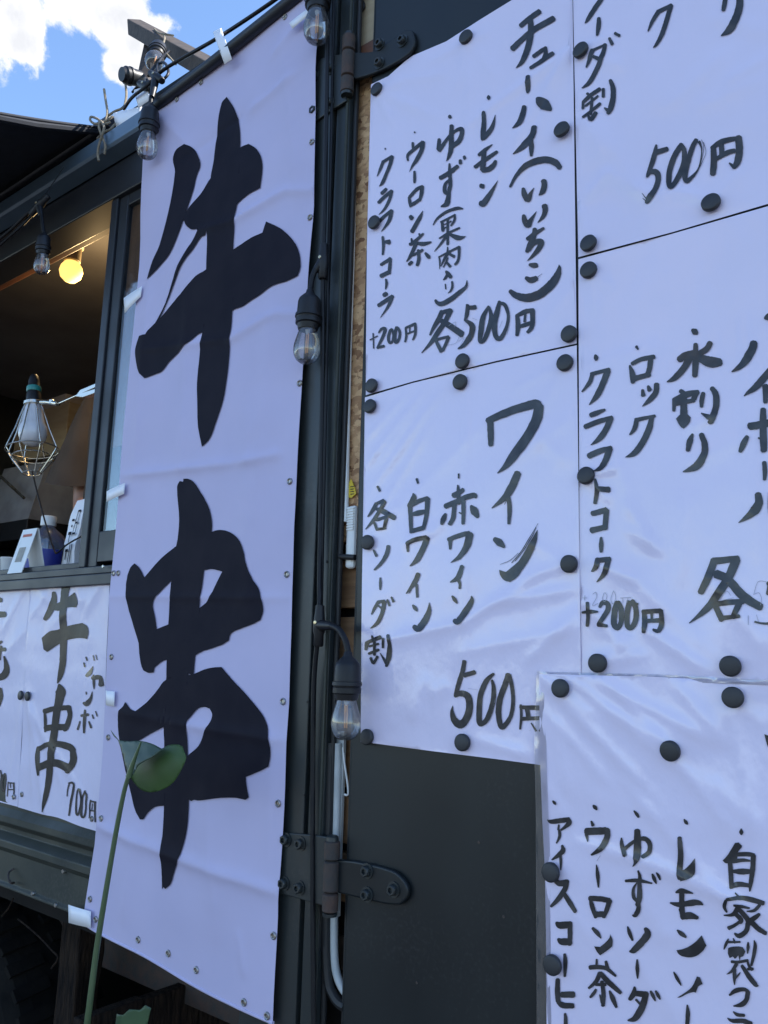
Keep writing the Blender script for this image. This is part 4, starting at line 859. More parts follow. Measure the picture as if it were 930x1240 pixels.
k4.write([(cP, "225 115 24,245 128 46,262 140 24; 250 215 32,250 330 46,245 445 40; 130 330 44,175 300 54,240 280 44; 215 300 50,165 390 48,100 460 40,45 488 6; 355 205 40,330 250 44,275 285 40; 235 280 30,290 320 60,360 345 80,430 345 54; 140 550 30,175 575 40; 100 610 34,95 695 22; 95 620 36,190 575 44,270 560 34; 262 560 30,235 610 40; 110 640 36,240 618 30; 165 600 46,165 720 54; P110 750,140 720,195 690,190 715,215 740,210 775,165 822,140 805;"
               "305 565 28,295 610 36,292 665 24; 365 530 34,395 580 46,395 670 46,365 760 44,345 780 24; 290 710 8,345 740 40; 230 860 16,210 910 44,195 980 30; 290 860 36,315 930 46,315 1000 50,270 1080 56,220 1110 40,160 1130 8")], 0.0007, 'menu_line', M_ink, m4)
k4.write([(cP, "670 205 54,650 270 58,590 360 52,510 415 10"), (ca, "160 70 14,190 62 50,230 80 60; 50 487 6,110 440 34,160 385 40,205 335 40; 165 430 36,165 520 26; 80 650 40,130 640 40,240 620 40; 152 555 30,152 640 40,155 780 36; 70 705 24,50 740 36,28 785 20; 125 710 8,150 720 20; 215 700 30,240 760 36; 158 840 24,162 890 26,160 935 18; 125 1010 34,130 1060 44,100 1110 44,20 1165 4; 200 1000 40,205 1130 40,280 1080 6")], 0.0007, 'heading', M_ink, m4)
k4.write([(cQ, "55 980 14,110 975 26,160 975 12; 92 915 22,95 1000 26,88 1068 22; 170 945 18,190 915 30,222 925 34,220 970 34,165 1060 28; 160 1058 30,222 1068 20; 285 910 30,268 970 38,265 1050 38,288 1080 34,310 1040 32,310 960 36,290 910 26; 365 910 36,350 980 34,350 1060 34,375 1080 34,405 1030 36,405 950 34,380 905 36; 460 975 30,465 1050 36,458 1110 26; 450 975 30,570 968 30; 570 965 30,575 1050 34,555 1100 30,520 1090 14; 510 980 20,510 1020 16; 470 1035 26,570 1030 30; 350 905 14,420 925 14"),
          (cR, "245 675 50,420 655 40; 255 665 50,215 780 54,160 890 44; 405 660 64,350 790 58,230 970 54,85 1098 6; 265 760 60,350 800 56,450 910 62,575 990 54; 260 975 40,310 1075 44; 255 970 34,360 955 38,455 950 36; 430 960 44,385 1060 36; 290 1065 34,430 1050 26; 620 830 34,680 820 40,760 815 30; 640 830 40,625 900 34; 535 1088 14,580 1098 14,640 1098 20,720 1070 30,740 980 34,690 930 30,630 950 14")], 0.0007, 'price', M_ink, m4)
k4.write([(cQ, "60 885 3,90 885 3; 75 868 3,75 900 3; 125 860 3,145 848 3,150 880 3,125 935 3,160 920 3; 200 850 3,188 890 3,205 908 3,217 870 3,203 848 3; 260 838 3,243 890 3,258 925 3,275 880 3,262 838 3; 305 885 3,375 882 3; 320 885 3,322 915 3; 355 884 3,352 915 3"),
          (cR, "525 905 3,555 815 3,620 818 3; 530 900 3,560 890 3,578 930 3,572 975 3; 490 1045 4,492 1110 4; 285 945 3,340 880 3,370 910 3; 300 945 3,390 925 3; 545 1040 3,560 1090 3")], 0.0008, 'pencil_mark', M_pencil, m4)

# --- second column, lower: lies over the corner of the first column's sheet
m5 = menu('soft drink menu of five brush columns in a wrinkled sleeve, lowest on the door', (800, 1020), yM - .004)
y5 = yM - 0.0055
k5 = Sheet(y5, [(660, 825, 790, 960, .0034, .006), (690, 820, 830, 935, .0030, .006), (715, 820, 870, 900, .0034, .006), (735, 822, 810, 905, .0026, .005), (660, 860, 740, 950, .0026, .007), (820, 830, 875, 895, .0034, .007), (815, 905, 740, 860, .002, .006), (820, 920, 890, 1010, .0026, .006), (880, 850, 905, 950, .0034, .007), (905, 950, 925, 1060, .0030, .006),
                (700, 1020, 800, 1050, .0034, .007), (800, 1050, 900, 1095, .0034, .007), (770, 1040, 930, 1110, .002, .008), (660, 950, 690, 1000, .0022, .006), (690, 1100, 720, 1140, .0022, .008), (770, 1080, 810, 1140, .0018, .01), (800, 1130, 880, 1150, .0018, .008), (740, 1130, 830, 1240, .0018, .012), (670, 880, 690, 960, .002, .008),
                (850, 940, 930, 1010, .0024, .010), (700, 960, 850, 1000, .0016, .014), (890, 850, 930, 880, .002, .008), (760, 950, 870, 1080, .0024, .006), (655, 815, 720, 870, .0024, .006)], amp=0.0030, freq=6, seed=25)
k5.cr = [(a, b, h * .72, w) for a, b, h, w in k5.cr]
tl5 = at(653, 817, y5); tr5z = at(930, 827.5, y5).z
k5.build([[at(*p, y5).xz for p in ((653, 816), (790, 819.5), (930, 826.5))] + [(tl5.x + wS + .01, tr5z), (tl5.x + wS + 0.012, tl5.z - 0.58), at(663, 1300, y5).xz, at(661, 1140, y5).xz, at(659, 1050, y5).xz, at(656, 1000, y5).xz, at(653.5, 930, y5).xz]], [], 0, 0.0065, 'paper', M_paper, m5, px=False)
M_sleeve = mat_thin_glass('clear_sleeve', (0.85, 0.87, 0.90), 0.12, 0.10, 0.06)
ks = Sheet(y5 + 0.0006, [(648, 900, 655, 960, .002, .004), (650, 1000, 658, 1090, .002, .004), (650, 1100, 658, 1150, .002, .003)], amp=0.002, freq=14, seed=31)
ks.build([[at(*p, y5).xz for p in ((649.5, 813), (800, 816.5), (932, 823.5), (932, 830), (800, 825), (660, 822), (662, 930), (666, 1050), (669, 1300), (650, 1300), (649.5, 1100), (648.5, 980), (647, 900))]], [], 0, 0.006, 'plastic_sleeve', M_sleeve, m5, px=False)
k5.write([(cS, "172 88 20,190 108 34,205 128 14; 105 290 6,150 312 46,250 300 56,330 288 52; 335 270 34,345 320 56,310 360 40,255 400 24; 232 345 20,225 400 24; 235 400 28,240 470 34,205 545 14; 268 565 24,278 620 54,230 670 48,160 720 16; 250 650 24,258 740 32,258 830 12; 195 945 40,250 970 66,330 960 66; 325 940 56,310 1020 56,240 1130 54,154 1220 30; 285 1060 40,350 1160 56,425 1272 40"),
          (cT, "185 210 30,225 235 70,310 225 60; 318 205 44,315 330 46,310 420 36; 200 365 26,240 388 66,322 388 64; 262 505 26,270 580 40,265 715 24; 200 740 40,198 850 48,205 950 46; 235 885 56,350 885 60; 200 950 36,250 985 56,345 990 50; 268 1062 22,275 1120 36,275 1200 36")], 0.0007, 'menu_line', M_ink, m5)
k5.write([(cS, "610 135 24,630 155 44,650 180 20; 585 305 22,605 350 40; 530 385 30,535 450 38,552 525 8; 525 415 74,640 410 80,750 405 76; 755 390 66,760 470 66,700 590 64,590 665 20; 690 670 2,650 730 3; 645 768 10,660 880 42,668 1015 14"),
          (cT, "510 -5 30,525 60 44,560 160 34; 690 0 50,660 90 44,630 160 34; 500 -18 50,600 -14 52,690 2 50; 548 130 56,635 130 56; 530 258 24,575 305 40,610 355 10; P545 430,600 435,660 385,690 345,695 316,718 370,715 430,660 475,600 515,570 480;"
               "500 630 44,580 625 42,660 640 38,745 710 24; 568 552 20,565 640 28; 655 570 26,668 640 38; 600 680 46,560 760 40,490 825 24; 600 680 42,680 770 52,790 870 34; 555 790 26,650 790 34; 615 760 36,630 880 42,625 990 34; 595 885 14,615 960 26; 560 835 22,540 870 34,505 910 24; 685 850 18,715 920 44,750 1005 24")], 0.0007, 'menu_line', M_ink, m5)
k5.write([(cU, "205 82 12,228 110 30,245 138 20; 95 318 14,100 380 36,130 470 36; 120 420 30,160 380 32,230 335 30,300 325 42,340 370 42,335 440 42,280 480 36; 230 250 50,235 350 62,232 480 62,220 530 28,195 565 6; 130 690 24,240 685 34,360 710 14; 240 600 14,255 650 30,252 720 38,255 830 48,235 900 40; 230 705 12,200 760 26,205 830 32,235 860 30; 240 860 40,245 930 40,215 985 40,190 985 12; 365 628 16,380 670 34,398 715 10; 402 615 12,420 645 28,432 680 14"),
          (cV, "148 155 12,165 210 34,190 275 18; 300 170 30,320 220 62,260 300 62,200 360 52,165 370 16; 230 440 14,232 520 34,232 605 12; 205 680 20,195 740 46,160 790 34; 190 735 46,300 745 56; 305 730 50,270 850 60,210 950 56,145 970 14; 215 790 22,250 830 18; 345 715 20,365 755 32,385 800 14; 390 712 18,410 750 32,428 785 14")], 0.0007, 'menu_line', M_ink, m5)
k5.write([(cU, "640 155 12,655 180 32,670 198 14; 600 312 36,610 450 50,600 600 50,605 670 34; P580 600,640 590,690 545,735 490,738 580,730 630,690 665,610 690; 565 790 16,620 775 46,715 795 12; 515 880 14,600 895 46,740 875 52,800 895 14; 618 790 46,615 900 46,625 1000 46"),
          (cV, "610 0 46,625 60 46; 615 70 56,690 60 60,755 80 30; 578 185 14,615 215 38,655 245 20; P570 360,640 345,720 300,790 230,832 318,800 365,740 410,680 422,620 412,585 390; 545 550 12,575 605 30,610 668 10; P745 588,770 595,795 655,755 675,735 730,715 725,660 740,600 770,575 770,640 730,700 680; 662 835 14,668 910 38,662 1010 34")], 0.0007, 'menu_line', M_ink, m5)
k5.write([(cW, "340 110 4,340 150 44,342 178 26; P270 270,310 265,345 300,340 320,300 370,290 440,240 490,190 490,160 485,135 460,190 400; 215 480 50,225 600 52,235 750 46; 290 395 46,400 390 50,480 400 42; 470 400 56,460 550 56,440 700 46,430 790 14; 250 470 44,350 455 40,430 460 22; 250 575 36,340 577 66,440 575 46; 245 725 56,330 712 56,440 730 38;"
               "275 800 14,310 840 22; 185 880 36,160 950 40,185 1010 22; 190 870 36,330 855 46,450 875 56,580 915 50; 540 930 36,480 990 36,400 1000 14; 265 935 26,340 945 36,430 965 22; 310 960 60,250 1035 44,150 1045 12; 270 1020 50,335 1090 50,325 1130 36; 320 980 50,400 1080 56,420 1150 52; 340 1100 36,270 1150 36,200 1185 46; 535 1030 36,470 1080 54,410 1110 46; 440 1110 54,520 1190 56,600 1240 46"),
          (cX, "440 70 56,420 160 56,340 220 56,285 190 22; 470 60 44,560 140 54,650 200 30; 215 250 14,190 310 36,165 375 12; 205 290 30,350 290 24; 270 245 14,290 300 28; P212 360,250 345,330 340,380 350,410 400,385 455,355 465,345 510,330 440,300 480,285 480,268 455,230 475,212 420; 440 290 12,440 350 38,435 425 12; 510 270 12,522 340 42,505 450 42,480 560 28; 250 515 32,330 520 36,440 500 32; 430 490 20,450 560 30,490 610 36; 310 540 44,260 620 36,195 662 8; 285 600 44,285 700 40,285 785 10; 285 720 26,330 670 22,355 635 6; 370 560 36,450 680 56,530 780 50,560 790 20;"
               "440 600 34,500 600 36; 225 905 24,300 850 56,400 835 46,450 870 38; 440 860 56,425 950 56,370 1010 60,270 1030 14; 270 1095 16,320 1130 42,400 1135 36; 200 1168 8,260 1200 46,380 1200 56,480 1235 56; 450 1240 56,400 1330 50")], 0.0007, 'menu_line', M_ink, m5)
k5.write([((0, 0, 1), "P925.5 889,935 893,950 905,940 910,930.5 905,928 899")], 0.0007, 'heading', M_ink, m5)

for px, py, y, lab in (
    (565, 46, yM, 'round black magnet on the slanting top edge of the bracketed menu'), (457, 109, yM, 'round black magnet at the bracketed menu corner nearest the upper hinge'),
    (681, 158, yM, 'round black magnet beside the heading of the bracketed menu'), (454, 270, yM, 'round black magnet touching the leftmost writing of the bracketed menu'),
    (690, 405, yM, 'round black magnet at the lower right corner of the bracketed menu'), (561, 438, yM, 'round black magnet under the big 500 yen of the bracketed menu'),
    (451, 467.5, yM, 'round black magnet at the lower left corner of the bracketed menu'), (558, 463, yM, 'round black magnet at the middle of the top edge of the three letter menu'),
    (685, 440, yM, 'round black magnet at the top right corner of the three letter menu'), (449, 492.5, yM, 'round black magnet at the top left corner of the three letter menu'),
    (446, 657, yM, 'round black magnet midway down the left edge of the three letter menu'), (690, 683, yM, 'round black magnet midway down the right edge of the three letter menu'),
    (561, 899, yM, 'round black magnet below the 500 yen at the foot of the three letter menu'), (445.5, 892.5, yM, 'round black magnet at the bottom left corner by the hanging bulb'),
    (704, 62, yM, 'round black magnet on the left edge of the topmost right menu'), (861.5, 246.5, yM, 'round black magnet under the 500 yen of the topmost right menu'),
    (713.5, 295.5, yM, 'round black magnet at the bottom left corner of the topmost right menu'), (713.5, 328, yM, 'round black magnet at the top left corner of the pencilled menu'),
    (710.5, 576.5, yM, 'round black magnet midway down the left edge of the pencilled menu'), (724.5, 803, yM, 'round black magnet at the bottom left corner of the pencilled menu'),
    (885, 806.5, yM, 'round black magnet at the foot of the pencilled menu below its large price'), (679.5, 833.5, y5, 'round black magnet at the top left corner of the soft drink menu'),
    (888, 844.5, y5, 'round black magnet at the top edge of the soft drink menu'), (812.5, 909, y5, 'round black magnet alone amid the wrinkles of the soft drink menu'),
    (668, 1056, y5, 'round black magnet upper of two on the soft drink left edge'), (670, 1168, y5, 'round black magnet lower of two on the soft drink left edge')):
    magnet(px, py, y - 0.0035, lab)
# ------------------------------------------------------------------ string lights
M_cable = mat('black_cable', (0.007, 0.007, 0.009), rough=0.5, spec=0.3)
M_sock = mat('black_bakelite', (0.008, 0.008, 0.010), (0.012, 0.012, 0.014), rough=0.45, spec=0.35, scale=30)
M_bulb = mat_thin_glass('bulb_glass', (0.80, 0.79, 0.78), 0.03, 0.07, 0.08, (0.72, 0.70, 0.72))
M_fil = mat('led_filament', (0.85, 0.42, 0.18), rough=0.5)
M_brass = mat('brass_cap', (0.55, 0.45, 0.28), rough=0.3, metal=0.9)
strl = thing('string_lights', 'black cable of clear hanging bulbs strung along the roof and down the post', 'string lights', at(392, 330, -0.04))
def cable(pts, r=0.0042):
    f = MB(); f.tube(smooth_path([at(*p) for p in pts], 6), r, 8); f.build('cable', M_cable, strl, smooth=True)
cable([(396.5, -60, -.030), (397, 0, -.028), (395.5, 120, -.028), (393.5, 240, -.026), (392, 295, -.026), (391, 332, -.024), (390.5, 440, -.018), (388.5, 600, -.017), (387, 690, -.02), (386.5, 742, -.026), (385, 770, -.026), (380.5, 820, -.020), (379, 900, -.017), (378.5, 1000, -.017), (379, 1120, -.017), (380.5, 1300, -.017)])
cable([(404, -60, -.020), (403.5, 40, -.018), (399, 250, -.017), (395.5, 440, -.0155), (391, 640, -.0155), (389, 740, -.0155)], 0.003)
def tee(px, py, y, out, ang=(0, 0, -1)):
    c = at(px, py, y); a = Vector(ang).normalized(); f = MB()
    f.lathe([(0.005, -0.034), (0.0075, -0.033), (0.0085, -0.020), (0.0105, -0.004), (0.0105, 0.010), (0.0085, 0.016), (0.0085, 0.034), (0.0065, 0.036), (0.005, 0.036)], c, a, 14)
    o = f.build('tee_joint', M_sock, strl, smooth=True)
    f = MB(); e = at(*out)
    f.tube([c, c.lerp(e, .5), e], [0.0098, 0.0085, 0.0062], 10); f.build('tee_arm', M_sock, o, smooth=True)
    f = MB(); f.lathe([(0.0, -0.0105), (0.003, -0.0102), (0.0035, -0.009)], c + Vector((0, -0.001, 0.004)), (0, 1, 0), 10); f.build('screw', M_brass, o, smooth=True)
def lamp(px, py, y, axis, s=1.0, glass=True):
    """socket whose top is at the pixel, hanging along axis, with its bulb"""
    c = at(px, py, y); a = Vector(axis).normalized(); f = MB(); k = s
    prof = [(0.0055, -0.006), (0.0075, -0.004), (0.0085, 0.002), (0.0150, 0.008), (0.0205, 0.014), (0.0225, 0.020), (0.0238, 0.046), (0.0262, 0.047), (0.0268, 0.053), (0.0245, 0.054), (0.0240, 0.056), (0.0252, 0.057), (0.0252, 0.066), (0.0215, 0.068), (0.0195, 0.078), (0.017, 0.078)]
    f.lathe([(r * k, h * k) for r, h in prof], c, a, 28); so = f.build('lamp_socket', M_sock, strl, smooth=True)
    if not glass:
        return
    f = MB(); f.lathe([(r * k, h * k) for r, h in [(0.0165, 0.074), (0.0180, 0.082), (0.0205, 0.090), (0.0240, 0.102), (0.0262, 0.113), (0.0262, 0.122), (0.0240, 0.132), (0.0195, 0.140), (0.012, 0.1455), (0.0, 0.147)]], c, a, 32)
    bu = f.build('bulb', M_bulb, strl, smooth=True)
    f = MB()
    u = a.cross(Vector((0, 1, 0))).normalized()
    for d in (-0.0025, 0.0025):
        f.tube([c + a * 0.086 * k + u * d * k, c + a * 0.126 * k + u * d * 0.9 * k], 0.0014 * k, 6)
    f.build('filament', M_fil, bu, smooth=True)
    f = MB(); f.lathe([(0.006 * k, 0.072 * k), (0.004 * k, 0.084 * k), (0.0015 * k, 0.088 * k)], c, a, 10); f.build('stem', M_white, bu, smooth=True)
def cord(pts, r=0.0052):
    f = MB(); f.tube(smooth_path([at(*p) for p in pts], 6), r, 10); f.build('drop_cord', M_cable, strl, smooth=True)
# the bulb beside the upper character
tee(391.5, 316, -.026, (382, 328, -.034)); cord([(383, 325, -.034), (378.5, 335, -.038), (376.5, 345, -.040), (375.5, 354, -.042)]); lamp(375.5, 354, -.042, (-0.02, 0.0, -1), 0.93)
# the bulb below, in front of the gap
tee(386.5, 757, -.026, (402, 758, -.040)); cord([(400, 757.5, -.040), (410, 762, -.044), (417, 773, -.046), (420.5, 784, -.046), (421.5, 793, -.046)]); lamp(421.5, 793, -.046, (-0.0, 0.0, -1), 0.90)
# the one at the head of the post
lamp(386, -28, -.050, (0.01, 0.0, -1), 1.0)
cord([(386, -28, -.05), (387, -45, -.05), (394, -60, -.035)])
# along the roof edge to the left
cable([(372, -30, -.03), (330, 2, -.03), (270, 42, -.03), (236, 62, -.03), (205, 80, -.03), (191, 90, -.035)], 0.0042)
cable([(191, 90, -.035), (178, 104, -.05), (160, 118, -.05), (150, 132, -.03)], 0.004)
tee(189, 93, -.04, (184, 118, -.055), (0.75, 0, -0.65)); cord([(186, 105, -.05), (183, 118, -.055), (182.5, 127, -.055)]); lamp(182.5, 128, -.055, (0.0, 0.0, -1), 0.93)
tee(176, 104, -.04, (183, 100, -.04), (0.8, 0, -0.6)); lamp(176, 97, 0.0, (-0.10, -0.9, -0.28), 0.85, False)
lamp(193, 55, 0.08, (0.40, -0.35, -0.85), 0.95)
cable([(205, 62, .10), (196, 70, .04), (190, 84, -.02), (196, 96, -.03), (204, 88, -.02), (199, 76, .0), (188, 80, .0), (180, 92, -.03)], 0.0036)
cable([(160, 112, -.03), (168, 104, -.03), (174, 110, -.04), (183, 106, -.04), (178, 96, -.02)], 0.003)
# the one hanging dark below the awning
cable([(-60, 330, -.16), (0, 289, -.14), (30, 262, -.12), (44, 250, -.11), (49, 247, -.11)], 0.004)
cable([(-60, 350, -.16), (0, 297, -.14), (30, 270, -.12), (45, 253, -.11)], 0.003)
tee(47.5, 249, -.11, (50, 262, -.11), (0.75, 0.2, 0.6)); cord([(50, 258, -.11), (51.5, 270, -.11), (53.5, 284, -.11)], 0.0045); lamp(54, 283, -.11, (0.03, 0, -1), 0.74)
cable([(50, 244, -.11), (62, 225, -.09), (77, 203, -.07)], 0.0012)

# ------------------------------------------------------------------ plant in front of the banner
M_leaf = mat('waxy_leaf', (0.046, 0.092, 0.022), (0.030, 0.064, 0.016), rough=0.5, scale=14, stretch=(1, 1, 1), bump=0.2, bscale=40, bdist=0.003, spec=0.3)
M_leaf2 = mat('leaf_underside', (0.040, 0.068, 0.040), (0.028, 0.052, 0.026), rough=0.45, scale=14, bump=0.2, bscale=40, bdist=0.003)
M_stem = mat('leaf_stalk', (0.085, 0.125, 0.058), (0.065, 0.10, 0.045), rough=0.4, scale=12, stretch=(1, 1, .3))
yP = -0.17
plant = thing('leaf_stalk_plant', 'single broad green leaf on a tall bare stalk in front of the banner', 'plant', at(105, 1250, yP))
f = MB(); pts = [(82, 1420, yP + .05), (95, 1310, yP + .02), (106, 1236, yP), (117, 1150, yP), (129, 1075, yP), (141, 1005, yP), (150, 960, yP), (156.5, 937, yP)]
sp = smooth_path([at(*p) for p in pts], 6); f.tube(sp, [0.0062 - 0.0026 * i / (len(sp) - 1) for i in range(len(sp))], 12); f.build('stalk', M_stem, plant, smooth=True)
c9f = lambda s: [(130 + p[0] / 3.875, 800 + p[1] / 3.875) for p in nums(s)]
def blade(name, outline, m, depth):
    """a blade filled inside its outline, cupped by a depth function of the outline plane"""
    pv, pf = cdt_fill([outline_poly(outline, 0, 0, 5)], [], 3.2)
    f = MB(); f.add([at(q[0], q[1], yP + depth(q)) for q in pv], pf); o = f.build(name, m, plant, smooth=True)
    sd = o.modifiers.new('t', 'SOLIDIFY'); sd.thickness = 0.0008
    return o
def dep_main(q):
    d = (q[0] - 187) * .55 + (q[1] - 925) * .83; e = (q[0] - 187) * .83 - (q[1] - 925) * .55
    return -0.004 - 0.00030 * d + 0.000011 * d * d + 0.000006 * e * e + 0.0008 * noise.noise((q[0] * .05, q[1] * .05, 1))
def dep_fold(q):
    t = (q[1] - 895) / 40.0
    return -0.012 - 0.022 * t + 0.00018 * abs(q[0] - 163) * (1 - t) + 0.002 * noise.noise((q[0] * .08, q[1] * .08, 4))
blade('leaf_blade', c9f("108 550,120 500,160 440,215 412,255 412,285 397,330 393,352 402,362 430,370 455,345 515,310 570,270 600,215 617,170 612,140 590,120 565"), M_leaf, dep_main)
blade('folded_blade', c9f("15 325,28 342,52 372,100 378,150 376,205 388,258 414,205 455,150 487,120 532,104 545,88 505,72 440,57 395,48 372,30 355"), M_leaf2, dep_fold)
f = MB(); f.tube(smooth_path([at(130 + a / 3.875, 800 + b / 3.875, yP - 0.040) for a, b in ((100, 545), (112, 505), (128, 460), (145, 415), (158, 380))], 5), [0.0052 - 0.0002 * i for i in range(21)], 8); f.build('midrib', M_stem, plant, smooth=True)
# the second plant: only the tips of two leaves rise into the photo
p2 = thing('leafy_plant', 'low bright green plant with a jagged leaf at the bottom edge', 'plant', at(155, 1300, -.12))
f = MB()
pv, pf = cdt_fill([[(lambda w: (w.x, w.z))(at(*q, -.12)) for q in outline_poly([(143, 1244), (146, 1226), (155, 1227), (160, 1221), (167, 1224), (171, 1219), (177, 1223), (172, 1245), (165, 1275), (150, 1275)], .3, 3, 4)]], [], 0.006)
f.add([(q.x, -.12 + 0.01 * math.sin(q.x * 60), q.y) for q in pv], pf); o = f.build('leaf_blade', mat('young_leaf', (0.045, 0.09, 0.035), (0.03, 0.066, 0.027), rough=0.5, scale=20), p2, smooth=True)
o.modifiers.new('t', 'SOLIDIFY').thickness = 0.001
f = MB(); f.tube(smooth_path([at(158, 1272, -.12), at(156, 1330, -.11), at(150, 1420, -.1)], 5), 0.003, 8); f.build('stalk', M_stem, p2, smooth=True)
# ------------------------------------------------------------------ inside the serving window
# lit lamp under the ceiling
M_lit = mat('lit_bulb', (1, 0.8, 0.4), rough=0.9, spec=0.0, emit=(1.0, 0.60, 0.15, 0.46))
lc = at(86, 329, 0.20)
cl = thing('ceiling_lamp', 'glowing warm round bulb in a white socket under the truck ceiling', 'lamp', lc)
sc_ = (at(86, 341, .20) - at(86, 317, .20)).length / 2
f = MB(); f.lathe([(0.0, -sc_), (sc_ * .5, -sc_ * .87), (sc_ * .87, -sc_ * .5), (sc_, 0), (sc_ * .9, sc_ * .45), (sc_ * .62, sc_ * .85)], lc, (0, 0, 1), 28); f.build('bulb', M_lit, cl, smooth=True)
f = MB(); f.lathe([(sc_ * .60, sc_ * .84), (sc_ * .72, sc_ * .95), (sc_ * .74, sc_ * 2.2), (sc_ * .9, sc_ * 2.3), (sc_ * .9, sc_ * 3.2), (0, sc_ * 3.2)], lc, (0, 0, 1), 20); f.build('socket', M_beige, cl, smooth=True)
f = MB(); f.tube([lc + Vector((0, 0, sc_ * 3)), Vector((lc.x, lc.y, z_roof - 0.05))], 0.004, 8); f.build('cord', M_cable, cl, smooth=True)
ll = bpy.data.lights.new('ceiling_lamp_light', 'POINT'); ll.energy = 2.0; ll.color = (1, .68, .32); ll.shadow_soft_size = 0.04
lo = bpy.data.objects.new('ceiling_lamp_light', ll); COL.objects.link(lo); lo.parent = cl; lo.location = (0.0, 0.10, -0.07)

# caged work lamp clipped to the window post
wl_y = 0.05
wk = thing('work_lamp', 'caged clamp work lamp with an unlit white bulb, hung in the window', 'work lamp', at(39, 520, wl_y))
M_tealring = mat('teal_ring', (0.02, 0.22, 0.20), rough=0.4)
M_milk = mat('milky_bulb', (0.62, 0.62, 0.66), rough=0.25, coat=0.4)
M_wire = mat('plated_wire', (0.62, 0.58, 0.50), rough=0.25, metal=0.9)
def Wp(px, py, dy=0): return at(px, py, wl_y + dy)
top = Wp(41.5, 456); u1 = (Wp(41.5, 456) - Wp(41.5, 556)).length / 100   # metres per photo pixel here
ax = (Wp(38.5, 572) - top).normalized()
f = MB(); f.lathe([(u1 * r, u1 * h) for r, h in ((3, -2), (4.5, 0), (6, 6), (6.5, 12), (7, 13), (7, 20), (7.5, 21), (8, 31), (6, 33))], top, ax, 22); hd = f.build('lamp_holder', M_sock, wk, smooth=True)
f = MB(); f.lathe([(u1 * 7.6, u1 * 13), (u1 * 7.8, u1 * 14), (u1 * 7.8, u1 * 18), (u1 * 7.4, u1 * 19)], top, ax, 22); f.build('ring', M_tealring, hd, smooth=True)
f = MB(); f.lathe([(u1 * r, u1 * h) for r, h in ((6, 30), (9, 31), (10.5, 32), (10.5, 35), (8, 36))], top, ax, 24); f.build('collar', M_wire, wk, smooth=True)
f = MB(); f.lathe([(u1 * r, u1 * h) for r, h in ((7.5, 34), (9.5, 40), (11.5, 52), (13, 58), (15, 62), (15, 70), (13.5, 76), (9, 81), (0, 83.5))], top, ax, 28); f.build('bulb', M_milk, wk, smooth=True)
s_ = ax.cross(Vector((0, 1, 0))).normalized(); t_ = ax.cross(s_)
def cg(r, h, a): return top + ax * (u1 * h) + (s_ * math.cos(a) + t_ * math.sin(a)) * (u1 * r)
f = MB(); prof = [(8.5, 35), (11, 41), (19, 66), (27.5, 88), (22, 97), (9, 115)]
for k in range(8):
    a = 2 * math.pi * k / 8 + .2
    f.tube([cg(r, h, a) for r, h in prof], u1 * 0.75, 6)
for r, h in ((27.5, 88), (9, 115), (21, 96)):
    f.tube([cg(r, h, 2 * math.pi * k / 24 + .2) for k in range(25)], u1 * 0.75, 6)
f.build('wire_cage', M_wire, wk, smooth=True)
f = MB(); f.tube([Wp(50, 487), Wp(58, 487), Wp(70, 488.5)], [u1 * 2.6, u1 * 2.4, u1 * 3], 10); f.tube([Wp(70, 489), Wp(95, 478)], u1 * 0.9, 8); f.lathe([(u1 * 2, -u1 * 3), (u1 * 3.2, -u1 * 2), (u1 * 3.2, u1 * 2), (u1 * 2, u1 * 3)], Wp(63, 487), (0, 0, 1), 12)
f.build('arm', M_wire, wk, smooth=True)
f = MB(); f.pxprism([(91, 480), (97, 472), (117, 463.5), (117, 468), (104, 474), (117, 470), (117, 475), (100, 481)], wl_y - .012, wl_y + .004); f.build('spring_clamp', M_wire, wk, bevel=0.001)
f = MB(); f.tube(smooth_path([Wp(39, 571, .02), Wp(46, 600, .02), Wp(57, 640, .02), Wp(66, 667, .02), Wp(70, 669, .02), Wp(82, 659, .02), Wp(103, 647, .02)], 6), u1 * 0.9, 7); f.build('power_cord', M_cable, wk, smooth=True)

# things standing on and behind the counter
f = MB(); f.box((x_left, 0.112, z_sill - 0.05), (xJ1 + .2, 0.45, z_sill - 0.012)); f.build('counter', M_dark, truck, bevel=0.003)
cz = z_sill - 0.011
def base(px, py, y): q = at(px, py, y); return Vector((q.x, y, cz))
b0 = base(55, 672, 0.17); bh = at(55, 626, .17).z - cz
bt = thing('plastic_bottle', 'large clear bottle with blue label and white cap behind the serving counter', 'bottle', b0)
br = (at(72, 660, .17) - at(38, 660, .17)).length / 2 * .80
M_pet = mat_thin_glass('clear_plastic', (0.75, 0.80, 0.86), 0.06, 0.12, 0.25, (0.35, 0.38, 0.45))
M_blue = mat('blue_label', (0.03, 0.045, 0.30), rough=0.4)
f = MB(); f.lathe([(br * .95, 0.0), (br, bh * .04), (br, bh * .50), (br * .92, bh * .62), (br * .62, bh * .74), (br * .30, bh * .82), (br * .27, bh * .86)], b0, (0, 0, 1), 28); f.build('bottle_body', M_pet, bt, smooth=True)
f = MB(); f.lathe([(br * 1.012, bh * .07), (br * 1.015, bh * .08), (br * 1.015, bh * .46), (br * 1.012, bh * .47)], b0, (0, 0, 1), 28); lb_ = f.build('label', M_blue, bt, smooth=True)
f = MB(); f.lathe([(br * .34, bh * .85), (br * .35, bh * .86), (br * .35, bh * .985), (br * .31, bh)], b0, (0, 0, 1), 20); f.build('cap', M_white, bt, smooth=True)
f = MB()
